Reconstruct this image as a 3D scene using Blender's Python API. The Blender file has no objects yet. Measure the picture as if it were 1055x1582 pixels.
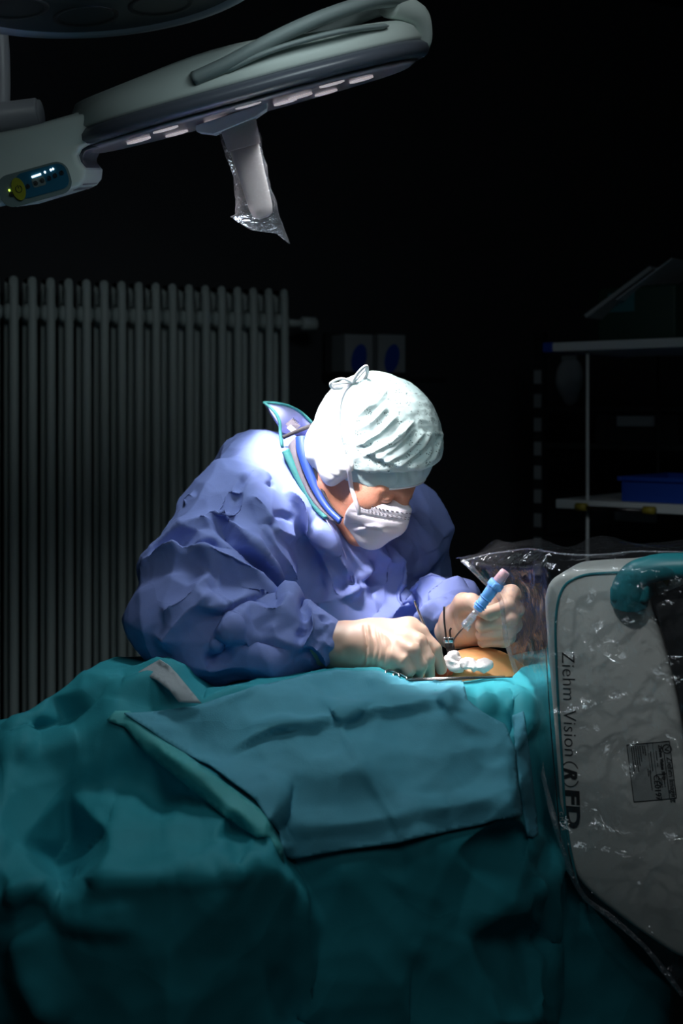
import bpy, bmesh, math, random
import numpy as np
from mathutils import Vector, Matrix
from mathutils.bvhtree import BVHTree
from mathutils.geometry import delaunay_2d_cdt
random.seed(7); rng = np.random.default_rng(7)
SC = bpy.context.scene
COL = SC.collection
PI = math.pi

# ------------------------------------------------------------------ camera, world, lights, exposure
F, CX, HY, HC = 2000.0, 527.5, 640.0, 1.45
def W(px, py, d):
    return np.array([(px - CX) * d / F, d, HC + (HY - py) * d / F])
cam = bpy.data.cameras.new('camera'); camo = bpy.data.objects.new('camera', cam); COL.objects.link(camo)
camo.location = (0, 0, HC); camo.rotation_euler = (PI / 2, 0, 0)
cam.sensor_fit = 'HORIZONTAL'; cam.sensor_width = 24; cam.lens = F / 1055 * 24
cam.shift_y = -(791 - HY) / 1055
cam.dof.use_dof = True; cam.dof.focus_distance = 1.98; cam.dof.aperture_fstop = 4.5
SC.camera = camo
SC.view_settings.view_transform = 'Standard'; SC.view_settings.look = 'None'
SC.view_settings.gamma = 1; SC.view_settings.use_curve_mapping = False; SC.view_settings.exposure = 0.0
wd = bpy.data.worlds.new('world'); SC.world = wd; wd.use_nodes = True
wd.node_tree.nodes['Background'].inputs[0].default_value = (0.30, 0.42, 0.50, 1)
wd.node_tree.nodes['Background'].inputs[1].default_value = 0.020

# the operating lamp's light: a ring of modules all aimed at the wound
LO = W(385, 165, 2.0)                                   # lamp origin, middle of the lower edge
sl = math.radians(15.3)
LX = np.array([math.cos(sl), 0, math.sin(sl)])
ty = math.radians(11)
LYv = np.array([-math.sin(sl) * math.sin(ty), math.cos(ty), math.cos(sl) * math.sin(ty)])
LZ = np.cross(LX, LYv)
AIM = W(716, 1015, 1.955)
def spot(name, p, aim, energy, ang, blend, rad, col):
    l = bpy.data.lights.new(name, 'SPOT'); l.energy = energy; l.spot_size = math.radians(ang); l.spot_blend = blend
    l.shadow_soft_size = rad; l.color = col
    o = bpy.data.objects.new(name, l); COL.objects.link(o); o.location = p
    o.rotation_euler = Vector(np.array(aim) - np.array(p)).to_track_quat('-Z', 'Y').to_euler()
    return o
for k in range(12):
    a = 2 * PI * k / 8
    r = 0.155 if k < 8 else 0.07
    p = LO + LX * (math.cos(a) * r * 1.15) + LYv * (math.sin(a) * r) - LZ * 0.055
    spot('lamp_module_light', p, AIM + (rng.random(3) - .5) * 0.03, 6.0, 25, 0.6, 0.03, (1.0, 0.96, 0.95))
for k in range(4):
    a = 2 * PI * k / 4 + .5
    p = LO + LX * (math.cos(a) * .10) + LYv * (math.sin(a) * .10) - LZ * 0.055
    spot('lamp_module_light', p, W(500, 760, 2.17), 17, 27, 0.45, 0.03, (1.0, 0.97, 0.98))
spot('lamp_spill_light', LO - LZ * .06, W(560, 1250, 1.8), 10, 120, .8, .10, (.85, .96, 1.0))
def area(name, p, aim, energy, size, col, spread=180):
    l = bpy.data.lights.new(name, 'AREA'); l.energy = energy; l.size = size; l.color = col; l.shape = 'DISK'
    l.spread = math.radians(spread)
    o = bpy.data.objects.new(name, l); COL.objects.link(o); o.location = p
    o.rotation_euler = Vector(np.array(aim) - np.array(p)).to_track_quat('-Z', 'Y').to_euler()
area('overhead_fill_light', (-0.10, 1.45, 2.02), (-0.15, 1.62, 0.9), 1.0, 0.36, (0.75, 0.95, 1.0))  # added fill over the front drape; the second lamp's own glass is dark
area('unseen_fill_light', (-0.5, 0.2, 2.75), (0.42, 1.72, 1.55), 0.48, 0.12, (0.92, 0.98, 1.0), 30)
area('unseen_fill_light', (0.35, 0.5, 2.85), LO + LZ * .06, 0.62, 0.9, (0.85, 0.98, 1.0), 40)  # another added lamp out of view, lifts the operating lamp's shell
for k in range(2):
    spot('chest_fill_light', (-0.34 + .1 * k, 1.60, 1.955), W(590, 835, 2.10), 48, 13, .6, .03, (1.0, .93, .95))  # added narrow fill for chest and mask, set below the dark second lamp
area('general_fill_light', (0.45, 0.0, 2.6), (0.1, 1.95, 1.35), 1.9, 0.9, (0.8, 0.95, 1.0), 150)  # added soft fill from above the camera, source not in view

# ------------------------------------------------------------------ materials
def mat(name, col, rough=0.5, metal=0.0, vary=0.0, vscale=20, bump=0.0, bscale=200, sss=0.0, sssr=(1, .4, .2), spec=0.5,
        emit=None, es=1.0, sheen=0.0, weave=False, trans=0.0, aniso=None):
    m = bpy.data.materials.new(name); m.use_nodes = True
    nt = m.node_tree; b = nt.nodes['Principled BSDF']
    b.inputs['Base Color'].default_value = (*col, 1); b.inputs['Roughness'].default_value = rough
    b.inputs['Metallic'].default_value = metal; b.inputs['Specular IOR Level'].default_value = spec
    tc = nt.nodes.new('ShaderNodeTexCoord')
    if vary:
        n = nt.nodes.new('ShaderNodeTexNoise'); n.inputs['Scale'].default_value = vscale; n.inputs['Detail'].default_value = 5
        nt.links.new(tc.outputs['Object'], n.inputs['Vector'])
        mx = nt.nodes.new('ShaderNodeMix'); mx.data_type = 'RGBA'
        mx.inputs[6].default_value = (*[c * (1 - vary) for c in col], 1); mx.inputs[7].default_value = (*[min(1, c * (1 + vary)) for c in col], 1)
        nt.links.new(n.outputs['Fac'], mx.inputs[0]); nt.links.new(mx.outputs[2], b.inputs['Base Color'])
    if bump:
        n = nt.nodes.new('ShaderNodeTexNoise'); n.inputs['Scale'].default_value = bscale; n.inputs['Detail'].default_value = 4
        nt.links.new(tc.outputs['Object'], n.inputs['Vector'])
        bp = nt.nodes.new('ShaderNodeBump'); bp.inputs['Strength'].default_value = bump; bp.inputs['Distance'].default_value = 0.002
        nt.links.new(n.outputs['Fac'], bp.inputs['Height']); nt.links.new(bp.outputs[0], b.inputs['Normal'])
    if weave:
        vo = nt.nodes.new('ShaderNodeTexVoronoi'); vo.inputs['Scale'].default_value = weave; nz = nt.nodes.new('ShaderNodeTexNoise'); nz.inputs['Scale'].default_value = 5
        va = nt.nodes.new('ShaderNodeVectorMath'); va.operation = 'MULTIPLY_ADD'; va.inputs[1].default_value = (.12, .12, .12)
        nt.links.new(tc.outputs['Object'], nz.inputs['Vector']); nt.links.new(nz.outputs['Color'], va.inputs[0]); nt.links.new(tc.outputs['Object'], va.inputs[2]); nt.links.new(va.outputs[0], vo.inputs['Vector'])
        b2 = nt.nodes.new('ShaderNodeBump'); b2.inputs['Strength'].default_value = .55; b2.inputs['Distance'].default_value = .11 / weave
        nt.links.new(vo.outputs['Distance'], b2.inputs['Height'])
        if bump: nt.links.new(bp.outputs[0], b2.inputs['Normal'])
        nt.links.new(b2.outputs[0], b.inputs['Normal'])
    if sss:
        b.inputs['Subsurface Weight'].default_value = sss; b.inputs['Subsurface Radius'].default_value = sssr
        b.inputs['Subsurface Scale'].default_value = 0.020
    if emit:
        b.inputs['Emission Color'].default_value = (*emit, 1); b.inputs['Emission Strength'].default_value = es
    if sheen: b.inputs['Sheen Weight'].default_value = sheen
    return m
def film_mat(name, white, gloss, rough, bscale, bstr):
    m = bpy.data.materials.new(name); m.use_nodes = True; nt = m.node_tree; nt.nodes.clear()
    out = nt.nodes.new('ShaderNodeOutputMaterial'); tr = nt.nodes.new('ShaderNodeBsdfTransparent'); gl = nt.nodes.new('ShaderNodeBsdfGlossy')
    df = nt.nodes.new('ShaderNodeBsdfDiffuse'); df.inputs[0].default_value = (.8, .82, .9, 1)
    gl.inputs['Roughness'].default_value = rough; gl.inputs[0].default_value = (.95, .95, 1, 1); tr.inputs[0].default_value = (.93, .94, .95, 1)
    tc = nt.nodes.new('ShaderNodeTexCoord'); n = nt.nodes.new('ShaderNodeTexNoise'); n.inputs['Scale'].default_value = bscale
    n.inputs['Detail'].default_value = 3; n.inputs['Distortion'].default_value = 0.6
    nt.links.new(tc.outputs['Object'], n.inputs['Vector'])
    bp = nt.nodes.new('ShaderNodeBump'); bp.inputs['Strength'].default_value = bstr; bp.inputs['Distance'].default_value = 0.01
    nt.links.new(n.outputs['Fac'], bp.inputs['Height']); nt.links.new(bp.outputs[0], gl.inputs['Normal'])
    m1 = nt.nodes.new('ShaderNodeMixShader'); m1.inputs[0].default_value = white
    nt.links.new(tr.outputs[0], m1.inputs[1]); nt.links.new(df.outputs[0], m1.inputs[2])
    lw = nt.nodes.new('ShaderNodeLayerWeight'); lw.inputs[0].default_value = 0.25; nt.links.new(bp.outputs[0], lw.inputs['Normal'])
    mu = nt.nodes.new('ShaderNodeMath'); mu.operation = 'MULTIPLY_ADD'; mu.inputs[1].default_value = 0.42; mu.inputs[2].default_value = gloss
    nt.links.new(lw.outputs['Fresnel'], mu.inputs[0])
    m2 = nt.nodes.new('ShaderNodeMixShader'); nt.links.new(mu.outputs[0], m2.inputs[0])
    nt.links.new(m1.outputs[0], m2.inputs[1]); nt.links.new(gl.outputs[0], m2.inputs[2]); nt.links.new(m2.outputs[0], out.inputs[0])
    return m
def cap_mat():
    m = mat('cap_lace', (.62, .78, .78), .9, bump=.15, bscale=500)
    nt = m.node_tree; b = nt.nodes['Principled BSDF']
    tc = nt.nodes.new('ShaderNodeTexCoord')
    v = nt.nodes.new('ShaderNodeTexVoronoi'); v.inputs['Scale'].default_value = 300; nt.links.new(tc.outputs['Object'], v.inputs['Vector'])
    v2 = nt.nodes.new('ShaderNodeTexVoronoi'); v2.inputs['Scale'].default_value = 62; v2.inputs['Randomness'].default_value = .15
    nt.links.new(tc.outputs['Object'], v2.inputs['Vector'])
    a = nt.nodes.new('ShaderNodeMath'); a.operation = 'LESS_THAN'; a.inputs[1].default_value = .33; nt.links.new(v.outputs['Distance'], a.inputs[0])
    c = nt.nodes.new('ShaderNodeMath'); c.operation = 'LESS_THAN'; c.inputs[1].default_value = .40; nt.links.new(v2.outputs['Distance'], c.inputs[0])
    mu = nt.nodes.new('ShaderNodeMath'); mu.operation = 'MULTIPLY'; nt.links.new(a.outputs[0], mu.inputs[0]); nt.links.new(c.outputs[0], mu.inputs[1])
    mx = nt.nodes.new('ShaderNodeMix'); mx.data_type = 'RGBA'; mx.inputs[6].default_value = (.62, .78, .78, 1); mx.inputs[7].default_value = (.12, .20, .20, 1)
    nt.links.new(mu.outputs[0], mx.inputs[0]); nt.links.new(mx.outputs[2], b.inputs['Base Color'])
    return m
M = dict(
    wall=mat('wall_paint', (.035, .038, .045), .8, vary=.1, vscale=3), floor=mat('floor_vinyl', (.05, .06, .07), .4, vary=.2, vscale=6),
    radiator=mat('radiator_enamel', (.50, .58, .58), .5), gown=mat('gown_fabric', (.21, .27, .60), .75, vary=.06, vscale=60, bump=.12, bscale=700, spec=.3, weave=15),
    gown_in=mat('gown_inside', (.40, .42, .72), .8), trim=mat('teal_ribbing', (.016, .15, .15), .7, bump=.5, bscale=300),
    drape=mat('drape_teal', (.030, .33, .40), .7, vary=.06, vscale=30, bump=.10, bscale=500, spec=.25, weave=8),
    overlay=mat('drape_blue', (.10, .38, .50), .75, vary=.08, vscale=40, bump=.2, bscale=600, spec=.25, weave=14),
    edge=mat('drape_edge', (.06, .42, .44), .7, vary=.05), lining=mat('paper_lining', (.42, .46, .50), .7, bump=.2, bscale=150),
    skin=mat('skin', (.60, .27, .18), .5, vary=.12, vscale=50, bump=.25, bscale=400, sss=.15),
    iodine=mat('iodine_skin', (.85, .42, .17), .45, vary=.2, vscale=14, sss=.2), glove=mat('latex_glove', (.64, .43, .335), .42, vary=.05, bump=.06, bscale=200, sss=.15),
    cap=cap_mat(), capband=mat('cap_band', (.48, .66, .68), .9, vary=.1, bump=.2, bscale=500), white=mat('white_fabric', (.78, .80, .84), .85, bump=.1, bscale=500),
    mask=mat('mask_fabric', (.72, .70, .78), .85, bump=.12, bscale=600), thread=mat('stitching', (.10, .10, .13), .8),
    collar=mat('lead_collar_blue', (.025, .07, .33), .45, vary=.05), collar_edge=mat('collar_binding', (.03, .025, .03), .8), tape=mat('grey_mesh_tape', (.14, .12, .15), .85, bump=.5, bscale=500),
    hair=mat('grey_hair', (.22, .16, .13), .7), dark=mat('dark_plastic', (.012, .013, .016), .45), steel=mat('steel', (.55, .55, .56), .22, metal=1),
    darksteel=mat('dark_steel', (.12, .11, .11), .3, metal=1),
    shell=mat('lamp_shell', (.72, .80, .76), .5), bezel=mat('lamp_bezel', (.10, .11, .14), .3), lens=mat('lamp_lens', (.6, .52, .58), .15), rail=mat('lamp_rail', (.32, .38, .38), .55),
    tube=mat('lamp_tube', (.40, .42, .47), .35), panel=mat('panel_blue', (.02, .13, .22), .3), button=mat('button_yellow', (.30, .32, .02), .5), icon=mat('icon_dark', (.012, .014, .018), .6),
    panelrim=mat('panel_grey', (.16, .22, .22), .5), module=mat('lamp_module', (.9, .85, .85), .3, emit=(1.0, .88, .92), es=.32), led_w=mat('led_white', (1, 1, 1), .5, emit=(.75, .92, 1.0), es=2.2), led_g=mat('led_green', (.6, .9, .1), .5, emit=(.75, 1.0, .15), es=1.1),
    plate=mat('handle_plate', (.80, .86, .95), .45), handle=mat('handle_plastic', (.72, .62, .60), .5),
    carm=mat('detector_housing', (.74, .74, .70), .45, vary=.03, vscale=5), teal=mat('teal_plastic', (.02, .24, .28), .4), ink=mat('black_print', (.015, .016, .018), .6), recess=mat('recess_dark', (.015, .016, .018), .5),
    blue=mat('blue_plastic', (.015, .07, .42), .35), syr=mat('syringe_blue', (.16, .42, .90), .35), pink=mat('pink_plastic', (.70, .40, .45), .45),
    gauze=mat('gauze', (.80, .74, .74), .9, bump=.5, bscale=300), blood=mat('wet_tissue', (.45, .05, .02), .25), board=mat('shelf_board', (.66, .70, .72), .5), black=mat('black_crate', (.014, .015, .018), .6),
    green=mat('green_case', (.012, .05, .035), .6), paper=mat('paper', (.30, .33, .35), .7), screen=mat('teal_label', (.03, .16, .18), .5), yellow=mat('yellow_cap', (.35, .28, .03), .5),
    film=film_mat('clear_film', .016, .085, .07, 38, .9), filmedge=film_mat('film_edge', .06, .08, .15, 120, .6), cover=film_mat('clear_sleeve', .04, .05, .12, 150, .5), clear=film_mat('clear_hub', .18, .2, .08, 300, .2),
    trouser=mat('trouser_cloth', (.05, .10, .22), .8), shoe=mat('clog', (.6, .6, .62), .5), cushion=mat('table_pad', (.02, .02, .025), .6), skinlight=mat('pale_skin', (.75, .48, .36), .5, sss=.2),
)

# ------------------------------------------------------------------ helpers
OFF = {}
def thing(name, label, cat, loc, group=None):
    o = bpy.data.objects.new(name, None); COL.objects.link(o); o.location = Vector(loc); o.empty_display_size = .05
    o['label'] = label; o['category'] = cat
    if group: o['group'] = group
    OFF[o.name] = np.array(loc, float); return o
def mesh(name, V, Fc, m, smooth=True):
    me = bpy.data.meshes.new(name); V = np.asarray(V, np.float32)
    if isinstance(Fc, np.ndarray):
        n, k = Fc.shape
        me.vertices.add(len(V)); me.vertices.foreach_set('co', V.ravel()); me.loops.add(n * k); me.polygons.add(n)
        me.loops.foreach_set('vertex_index', Fc.ravel().astype(np.int32)); me.polygons.foreach_set('loop_start', np.arange(0, n * k, k, dtype=np.int32))
        me.update(calc_edges=True)
    else:
        me.from_pydata([tuple(map(float, v)) for v in V], [], [tuple(int(i) for i in f) for f in Fc])
    if m: me.materials.append(m)
    me.polygons.foreach_set('use_smooth', np.full(len(me.polygons), smooth)); me.update()
    return me
def obj(name, geo, m, parent=None, smooth=True, loc=None, fix=False, **tags):
    V, Fc = geo; V = np.asarray(V, float)
    if parent is not None: off = OFF[parent.name]
    else: off = np.array(loc if loc is not None else [(V[:, 0].min() + V[:, 0].max()) / 2, (V[:, 1].min() + V[:, 1].max()) / 2, V[:, 2].min()])
    me = mesh(name, V - off, Fc, m, smooth)
    if fix:
        bm = bmesh.new(); bm.from_mesh(me); bmesh.ops.recalc_face_normals(bm, faces=bm.faces); bm.to_mesh(me); bm.free()
    o = bpy.data.objects.new(name, me); COL.objects.link(o); OFF[o.name] = off
    if parent is not None: o.parent = parent
    else: o.location = Vector(off)
    for k, v in tags.items(): o[k] = v
    return o
def autosmooth(o, ang=35):
    me = o.data; bm = bmesh.new(); bm.from_mesh(me)
    for e in bm.edges:
        if len(e.link_faces) == 2 and e.calc_face_angle(0) > math.radians(ang): e.smooth = False
    bm.to_mesh(me); bm.free(); return o
def join(*gs):
    V, Fc, n = [], [], 0
    for v, f in gs:
        V.append(np.asarray(v, float)); Fc += [tuple(int(i) + n for i in q) for q in f]; n += len(v)
    return np.concatenate(V), Fc
def frame(ax):
    ax = np.array(ax, float); ax /= np.linalg.norm(ax); h = np.array([0, 0, 1.]) if abs(ax[2]) < .9 else np.array([1., 0, 0])
    u = np.cross(h, ax); u /= np.linalg.norm(u); return u, np.cross(ax, u), ax
def tube(P, R, n=12, closed=False, flat=None, caps=True):
    P = np.asarray(P, float); R = np.full(len(P), R) if np.isscalar(R) else np.asarray(R); V = []; Fc = []; k = len(P)
    T = np.array([(P[(i + 1) % k] - P[i - 1]) if closed else P[min(i + 1, k - 1)] - P[max(i - 1, 0)] for i in range(k)])
    u, v, _ = frame(T[0])
    for i in range(k):
        t = T[i] / (np.linalg.norm(T[i]) + 1e-9); u = u - t * np.dot(u, t); u /= np.linalg.norm(u); v = np.cross(t, u)
        for j in range(n):
            a = 2 * PI * j / n; V.append(P[i] + R[i] * (math.cos(a) * u + math.sin(a) * v * (flat or 1)))
    for i in range(k if closed else k - 1):
        for j in range(n):
            a, b = i * n, ((i + 1) % k) * n; Fc.append((a + j, a + (j + 1) % n, b + (j + 1) % n, b + j))
    if caps and not closed: Fc += [tuple(range(n))[::-1], tuple(range((k - 1) * n, k * n))]
    return np.array(V), Fc
def smoothline(P, n=8, closed=False):
    P = np.asarray(P, float); k = len(P); out = []
    for i in range(k if closed else k - 1):
        g = lambda j: P[j % k] if closed else P[max(0, min(k - 1, j))]
        p0, p1, p2, p3 = g(i - 1), g(i), g(i + 1), g(i + 2)
        for s in range(n):
            t = s / n; out.append(.5 * ((2 * p1) + (p2 - p0) * t + (2 * p0 - 5 * p1 + 4 * p2 - p3) * t * t + (3 * p1 - p0 - 3 * p2 + p3) * t ** 3))
    if not closed: out.append(P[-1])
    return np.array(out)
def cyl(a, b, r, n=24, r2=None, bev=0.0):
    a = np.array(a, float); b = np.array(b, float); r2 = r if r2 is None else r2; d = (b - a) / np.linalg.norm(b - a)
    if bev:
        u, v, _ = frame(d); V = []; k = 6
        for q, s in ((a, .02 * r), (a, r - bev), (a + d * bev, r), (b - d * bev, r2), (b, r2 - bev), (b, .02 * r)):
            V += [q + s * (math.cos(t) * u + math.sin(t) * v) for t in np.linspace(0, 2 * PI, n, endpoint=False)]
        Fc = [(i * n + j, i * n + (j + 1) % n, (i + 1) * n + (j + 1) % n, (i + 1) * n + j) for i in range(k - 1) for j in range(n)]
        return np.array(V), Fc + [tuple(range(n))[::-1], tuple(range((k - 1) * n, k * n))]
    return tube([a, b], [r, r2], n)
def boxg(c, s, ax=None, bev=0.0, seg=2):
    bm = bmesh.new(); bmesh.ops.create_cube(bm, size=1)
    for v in bm.verts: v.co = Vector((v.co.x * s[0], v.co.y * s[1], v.co.z * s[2]))
    if bev: bmesh.ops.bevel(bm, geom=bm.edges[:], offset=bev, segments=seg, affect='EDGES', profile=.5)
    V = np.array([v.co[:] for v in bm.verts]); Fc = [tuple(v.index for v in f.verts) for f in bm.faces]; bm.free()
    if ax is not None: V = V @ np.array(ax)
    return V + np.array(c), Fc
def prism(poly3, dirv, bev=0.0, seg=3):
    """closed outline in space extruded along dirv, edges bevelled"""
    bm = bmesh.new(); a = [bm.verts.new(p) for p in poly3]; b = [bm.verts.new(np.array(p) + dirv) for p in poly3]; n = len(a)
    bm.faces.new(a); bm.faces.new(b[::-1])
    for i in range(n): bm.faces.new((a[(i + 1) % n], a[i], b[i], b[(i + 1) % n]))
    bmesh.ops.recalc_face_normals(bm, faces=bm.faces)
    if bev:
        es = [e for e in bm.edges if e.calc_face_angle(0) > math.radians(50)]
        bmesh.ops.bevel(bm, geom=es, offset=bev, segments=seg, affect='EDGES', profile=.5)
    bm.verts.index_update(); V = np.array([v.co[:] for v in bm.verts]); Fc = [tuple(v.index for v in f.verts) for f in bm.faces]; bm.free()
    return V, Fc
def slab(out, n, t, r):
    """outline (dense, closed) in a plane with normal n, thickness t behind it, rounded edge r"""
    P = np.asarray(out, float); T = np.roll(P, -2, 0) - np.roll(P, 2, 0); T /= np.linalg.norm(T, axis=1)[:, None]; I = np.cross(n, T)
    c = P.mean(0)
    if ((c - P) * I).sum() < 0: I = -I
    rs = [P + I * r * (1 - math.sin(a)) - n * r * (1 - math.cos(a)) for a in np.linspace(0, PI / 2, 5)] + [P - n * (t - r), P + I * r * .3 - n * (t - .3 * r), P + I * r - n * t]
    k = len(P); V = np.concatenate(rs); Fc = [(i * k + j, i * k + (j + 1) % k, (i + 1) * k + (j + 1) % k, (i + 1) * k + j) for i in range(len(rs) - 1) for j in range(k)]
    return V, Fc + [tuple(range(k))[::-1], tuple(range((len(rs) - 1) * k, len(rs) * k))]
def ribbon(A, B, th=.003, n=6):
    """flat band between two polylines, with thickness"""
    A = smoothline(A, n); B = smoothline(B, n); k = len(A); t = np.gradient(A, axis=0); nn = np.cross(t, B - A); nn /= np.linalg.norm(nn, axis=1)[:, None] + 1e-9
    m_ = (A + B) / 2; off = nn * th / 2
    ring = [A + off, m_ + off * 1.6, B + off, B - off, m_ - off * 1.6, A - off]; V = np.stack(ring, 1).reshape(-1, 3); Fc = []
    for i in range(k - 1):
        for j in range(6): Fc.append((i * 6 + j, i * 6 + (j + 1) % 6, (i + 1) * 6 + (j + 1) % 6, (i + 1) * 6 + j))
    Fc += [tuple(range(6))[::-1], tuple(range((k - 1) * 6, k * 6))]
    return V, Fc
# --- solid modelling with distance fields
class Sdf:
    def __init__(s, lo, hi, res, T=None):
        s.lo = np.array(lo, np.float32); s.res = res; n = np.ceil((np.array(hi) - lo) / res).astype(int) + 1; s.n = n
        g = [s.lo[i] + res * np.arange(n[i], dtype=np.float32) for i in range(3)]
        s.P = np.stack(np.meshgrid(*g, indexing='ij'), -1); s.v = np.full(n, 9., np.float32)
    def cone(s, a, b, ra, rb):
        a = np.array(a, np.float32); ba = np.array(b, np.float32) - a; pa = s.P - a; t = np.clip((pa @ ba) / max(1e-9, ba @ ba), 0, 1)
        return np.sqrt(((pa - t[..., None] * ba) ** 2).sum(-1)) - (ra + (rb - ra) * t)
    def ell(s, c, r, ax=None):
        q = s.P - np.array(c, np.float32)
        if ax is not None: q = q @ np.array(ax, np.float32).T
        r = np.array(r, np.float32); k0 = np.sqrt(((q / r) ** 2).sum(-1)); k1 = np.sqrt(((q / r ** 2) ** 2).sum(-1)) + 1e-6
        return k0 * (k0 - 1) / k1
    def add(s, d, k=.01):
        h = np.clip(.5 + .5 * (s.v - d) / k, 0, 1); s.v = s.v + (d - s.v) * h - k * h * (1 - h); return s
    def sub(s, d, k=.006): s.v = -s._smin(-s.v, d, k); return s
    def cut(s, d, k=.004): s.v = -s._smin(-s.v, -d, k); return s
    @staticmethod
    def _smin(a, b, k):
        h = np.clip(.5 + .5 * (a - b) / k, 0, 1); return a + (b - a) * h - k * h * (1 - h)
    def mesh(s):
        v = s.v; neg = v < 0; n = v.shape
        cnt = np.zeros((n[0] - 1, n[1] - 1, n[2] - 1), np.int8)
        sl = lambda A, i, j, k: A[i:n[0] - 1 + i, j:n[1] - 1 + j, k:n[2] - 1 + k]
        for c in range(8): cnt += sl(neg, c & 1, c >> 1 & 1, c >> 2 & 1)
        I = np.argwhere((cnt > 0) & (cnt < 8)); idx = np.full(cnt.shape, -1, np.int64); idx[tuple(I.T)] = np.arange(len(I))
        acc = np.zeros((len(I), 3)); num = np.zeros(len(I))
        for c in range(8):
            for ax in range(3):
                if c >> ax & 1: continue
                o = np.array([c & 1, c >> 1 & 1, c >> 2 & 1]); e = np.eye(3, dtype=int)[ax]
                a = v[tuple((I + o).T)]; b = v[tuple((I + o + e).T)]; m_ = (a < 0) != (b < 0)
                t = np.where(m_, a / np.where(m_, a - b, 1), 0); p = o + e * t[:, None]
                acc[m_] += p[m_]; num[m_] += 1
        V = s.lo + s.res * (I + acc / num[:, None]); Q = []
        for ax in range(3):
            u, w = (ax + 1) % 3, (ax + 2) % 3; e = np.eye(3, dtype=int)
            A = neg; B = np.roll(neg, -1, ax); E = np.argwhere(A != B); E = E[E[:, ax] < n[ax] - 1]
            E = E[(E[:, u] > 0) & (E[:, w] > 0) & (E[:, u] < n[u] - 1) & (E[:, w] < n[w] - 1)]
            q = np.stack([idx[tuple((E - e[u] - e[w]).T)], idx[tuple((E - e[w]).T)], idx[tuple(E.T)], idx[tuple((E - e[u]).T)]], 1)
            fl = ~A[tuple(E.T)]; q[fl] = q[fl][:, ::-1]; Q.append(q)
        Q = np.concatenate(Q); Q = Q[(Q >= 0).all(1)]
        return V, Q
def vnormals(V, Q):
    N = np.zeros_like(V); fn = np.cross(V[Q[:, 2]] - V[Q[:, 0]], V[Q[:, -1]] - V[Q[:, 1]])
    for j in range(Q.shape[1]): np.add.at(N, Q[:, j], fn)
    return N / (np.linalg.norm(N, axis=1)[:, None] + 1e-12)
def relax(V, Q, it=2, lam=.5):
    E = np.concatenate([np.stack([Q[:, j], Q[:, (j + 1) % Q.shape[1]]], 1) for j in range(Q.shape[1])])
    for _ in range(it):
        S = np.zeros_like(V); c = np.zeros(len(V)); np.add.at(S, E[:, 0], V[E[:, 1]]); np.add.at(c, E[:, 0], 1); np.add.at(S, E[:, 1], V[E[:, 0]]); np.add.at(c, E[:, 1], 1)
        V = V + lam * (S / np.maximum(c, 1)[:, None] - V)
    return V
def subdiv(V, Q):
    E = np.concatenate([np.sort(np.stack([Q[:, j], Q[:, (j + 1) % 4]], 1), 1) for j in range(4)]); U, inv = np.unique(E, axis=0, return_inverse=True)
    inv = inv.reshape(4, -1); n = len(V); em = V[U].mean(1); fm = V[Q].mean(1); nf = n + len(U); fi = nf + np.arange(len(Q))
    R = [np.stack([Q[:, j], n + inv[j], fi, n + inv[(j - 1) % 4]], 1) for j in range(4)]
    return np.concatenate([V, em, fm]), np.concatenate(R)
def noise3(P, s, seed=0):
    P = np.asarray(P) * s + seed * 17.3; i = np.floor(P).astype(np.int64); f = P - i; f = f * f * (3 - 2 * f); r = 0
    for c in range(8):
        o = np.array([c & 1, c >> 1 & 1, c >> 2 & 1]); h = (i + o) @ np.array([73856093, 19349663, 83492791])
        h = (h ^ (h >> 13)) * 1274126177 & 0x7fffffff; val = ((h ^ (h >> 16)) & 0xffff) / 65535.; w = np.prod(np.where(o, f, 1 - f), 1); r = r + val * w
    return r * 2 - 1
def crumple(P, s, seed=0, oct=3):
    r = 0; a = 1
    for k in range(oct): r = r + a * (1 - 2 * np.abs(noise3(P, s * 2 ** k, seed + k))); a *= .5
    return r / 1.75
CAMP = Vector((0, 0, HC))
def caster(V, Q): return BVHTree.FromPolygons([Vector(v) for v in V], [tuple(int(i) for i in q) for q in Q])
def hit(bvh, px, py):
    d = Vector(W(px, py, 1.0)) - CAMP; d.normalize(); r = bvh.ray_cast(CAMP, d); return None if r[0] is None else (np.array(r[0]), np.array(r[1]))
def cells(P, s, seed=0, soft=.12):
    """distance to the nearest scattered point: flat facets that meet in sharp creases"""
    P = np.asarray(P) * s + seed * 31.7; i = np.floor(P).astype(np.int64); best = np.full(len(P), 9.)
    for a in (-1, 0, 1):
        for b in (-1, 0, 1):
            for c in (-1, 0, 1):
                j = i + np.array([a, b, c]); h = j @ np.array([73856093, 19349663, 83492791]); q = []
                for k in range(3):
                    h = (h ^ (h >> 13)) * 1274126177 + 12345 & 0x7fffffff; q.append(((h >> 8) & 0xffff) / 65535.)
                best = np.minimum(best, ((j + np.stack(q, 1) - P) ** 2).sum(1))
    return best - .25 if soft == 0 else np.sqrt(best + soft * soft) - .55
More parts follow.
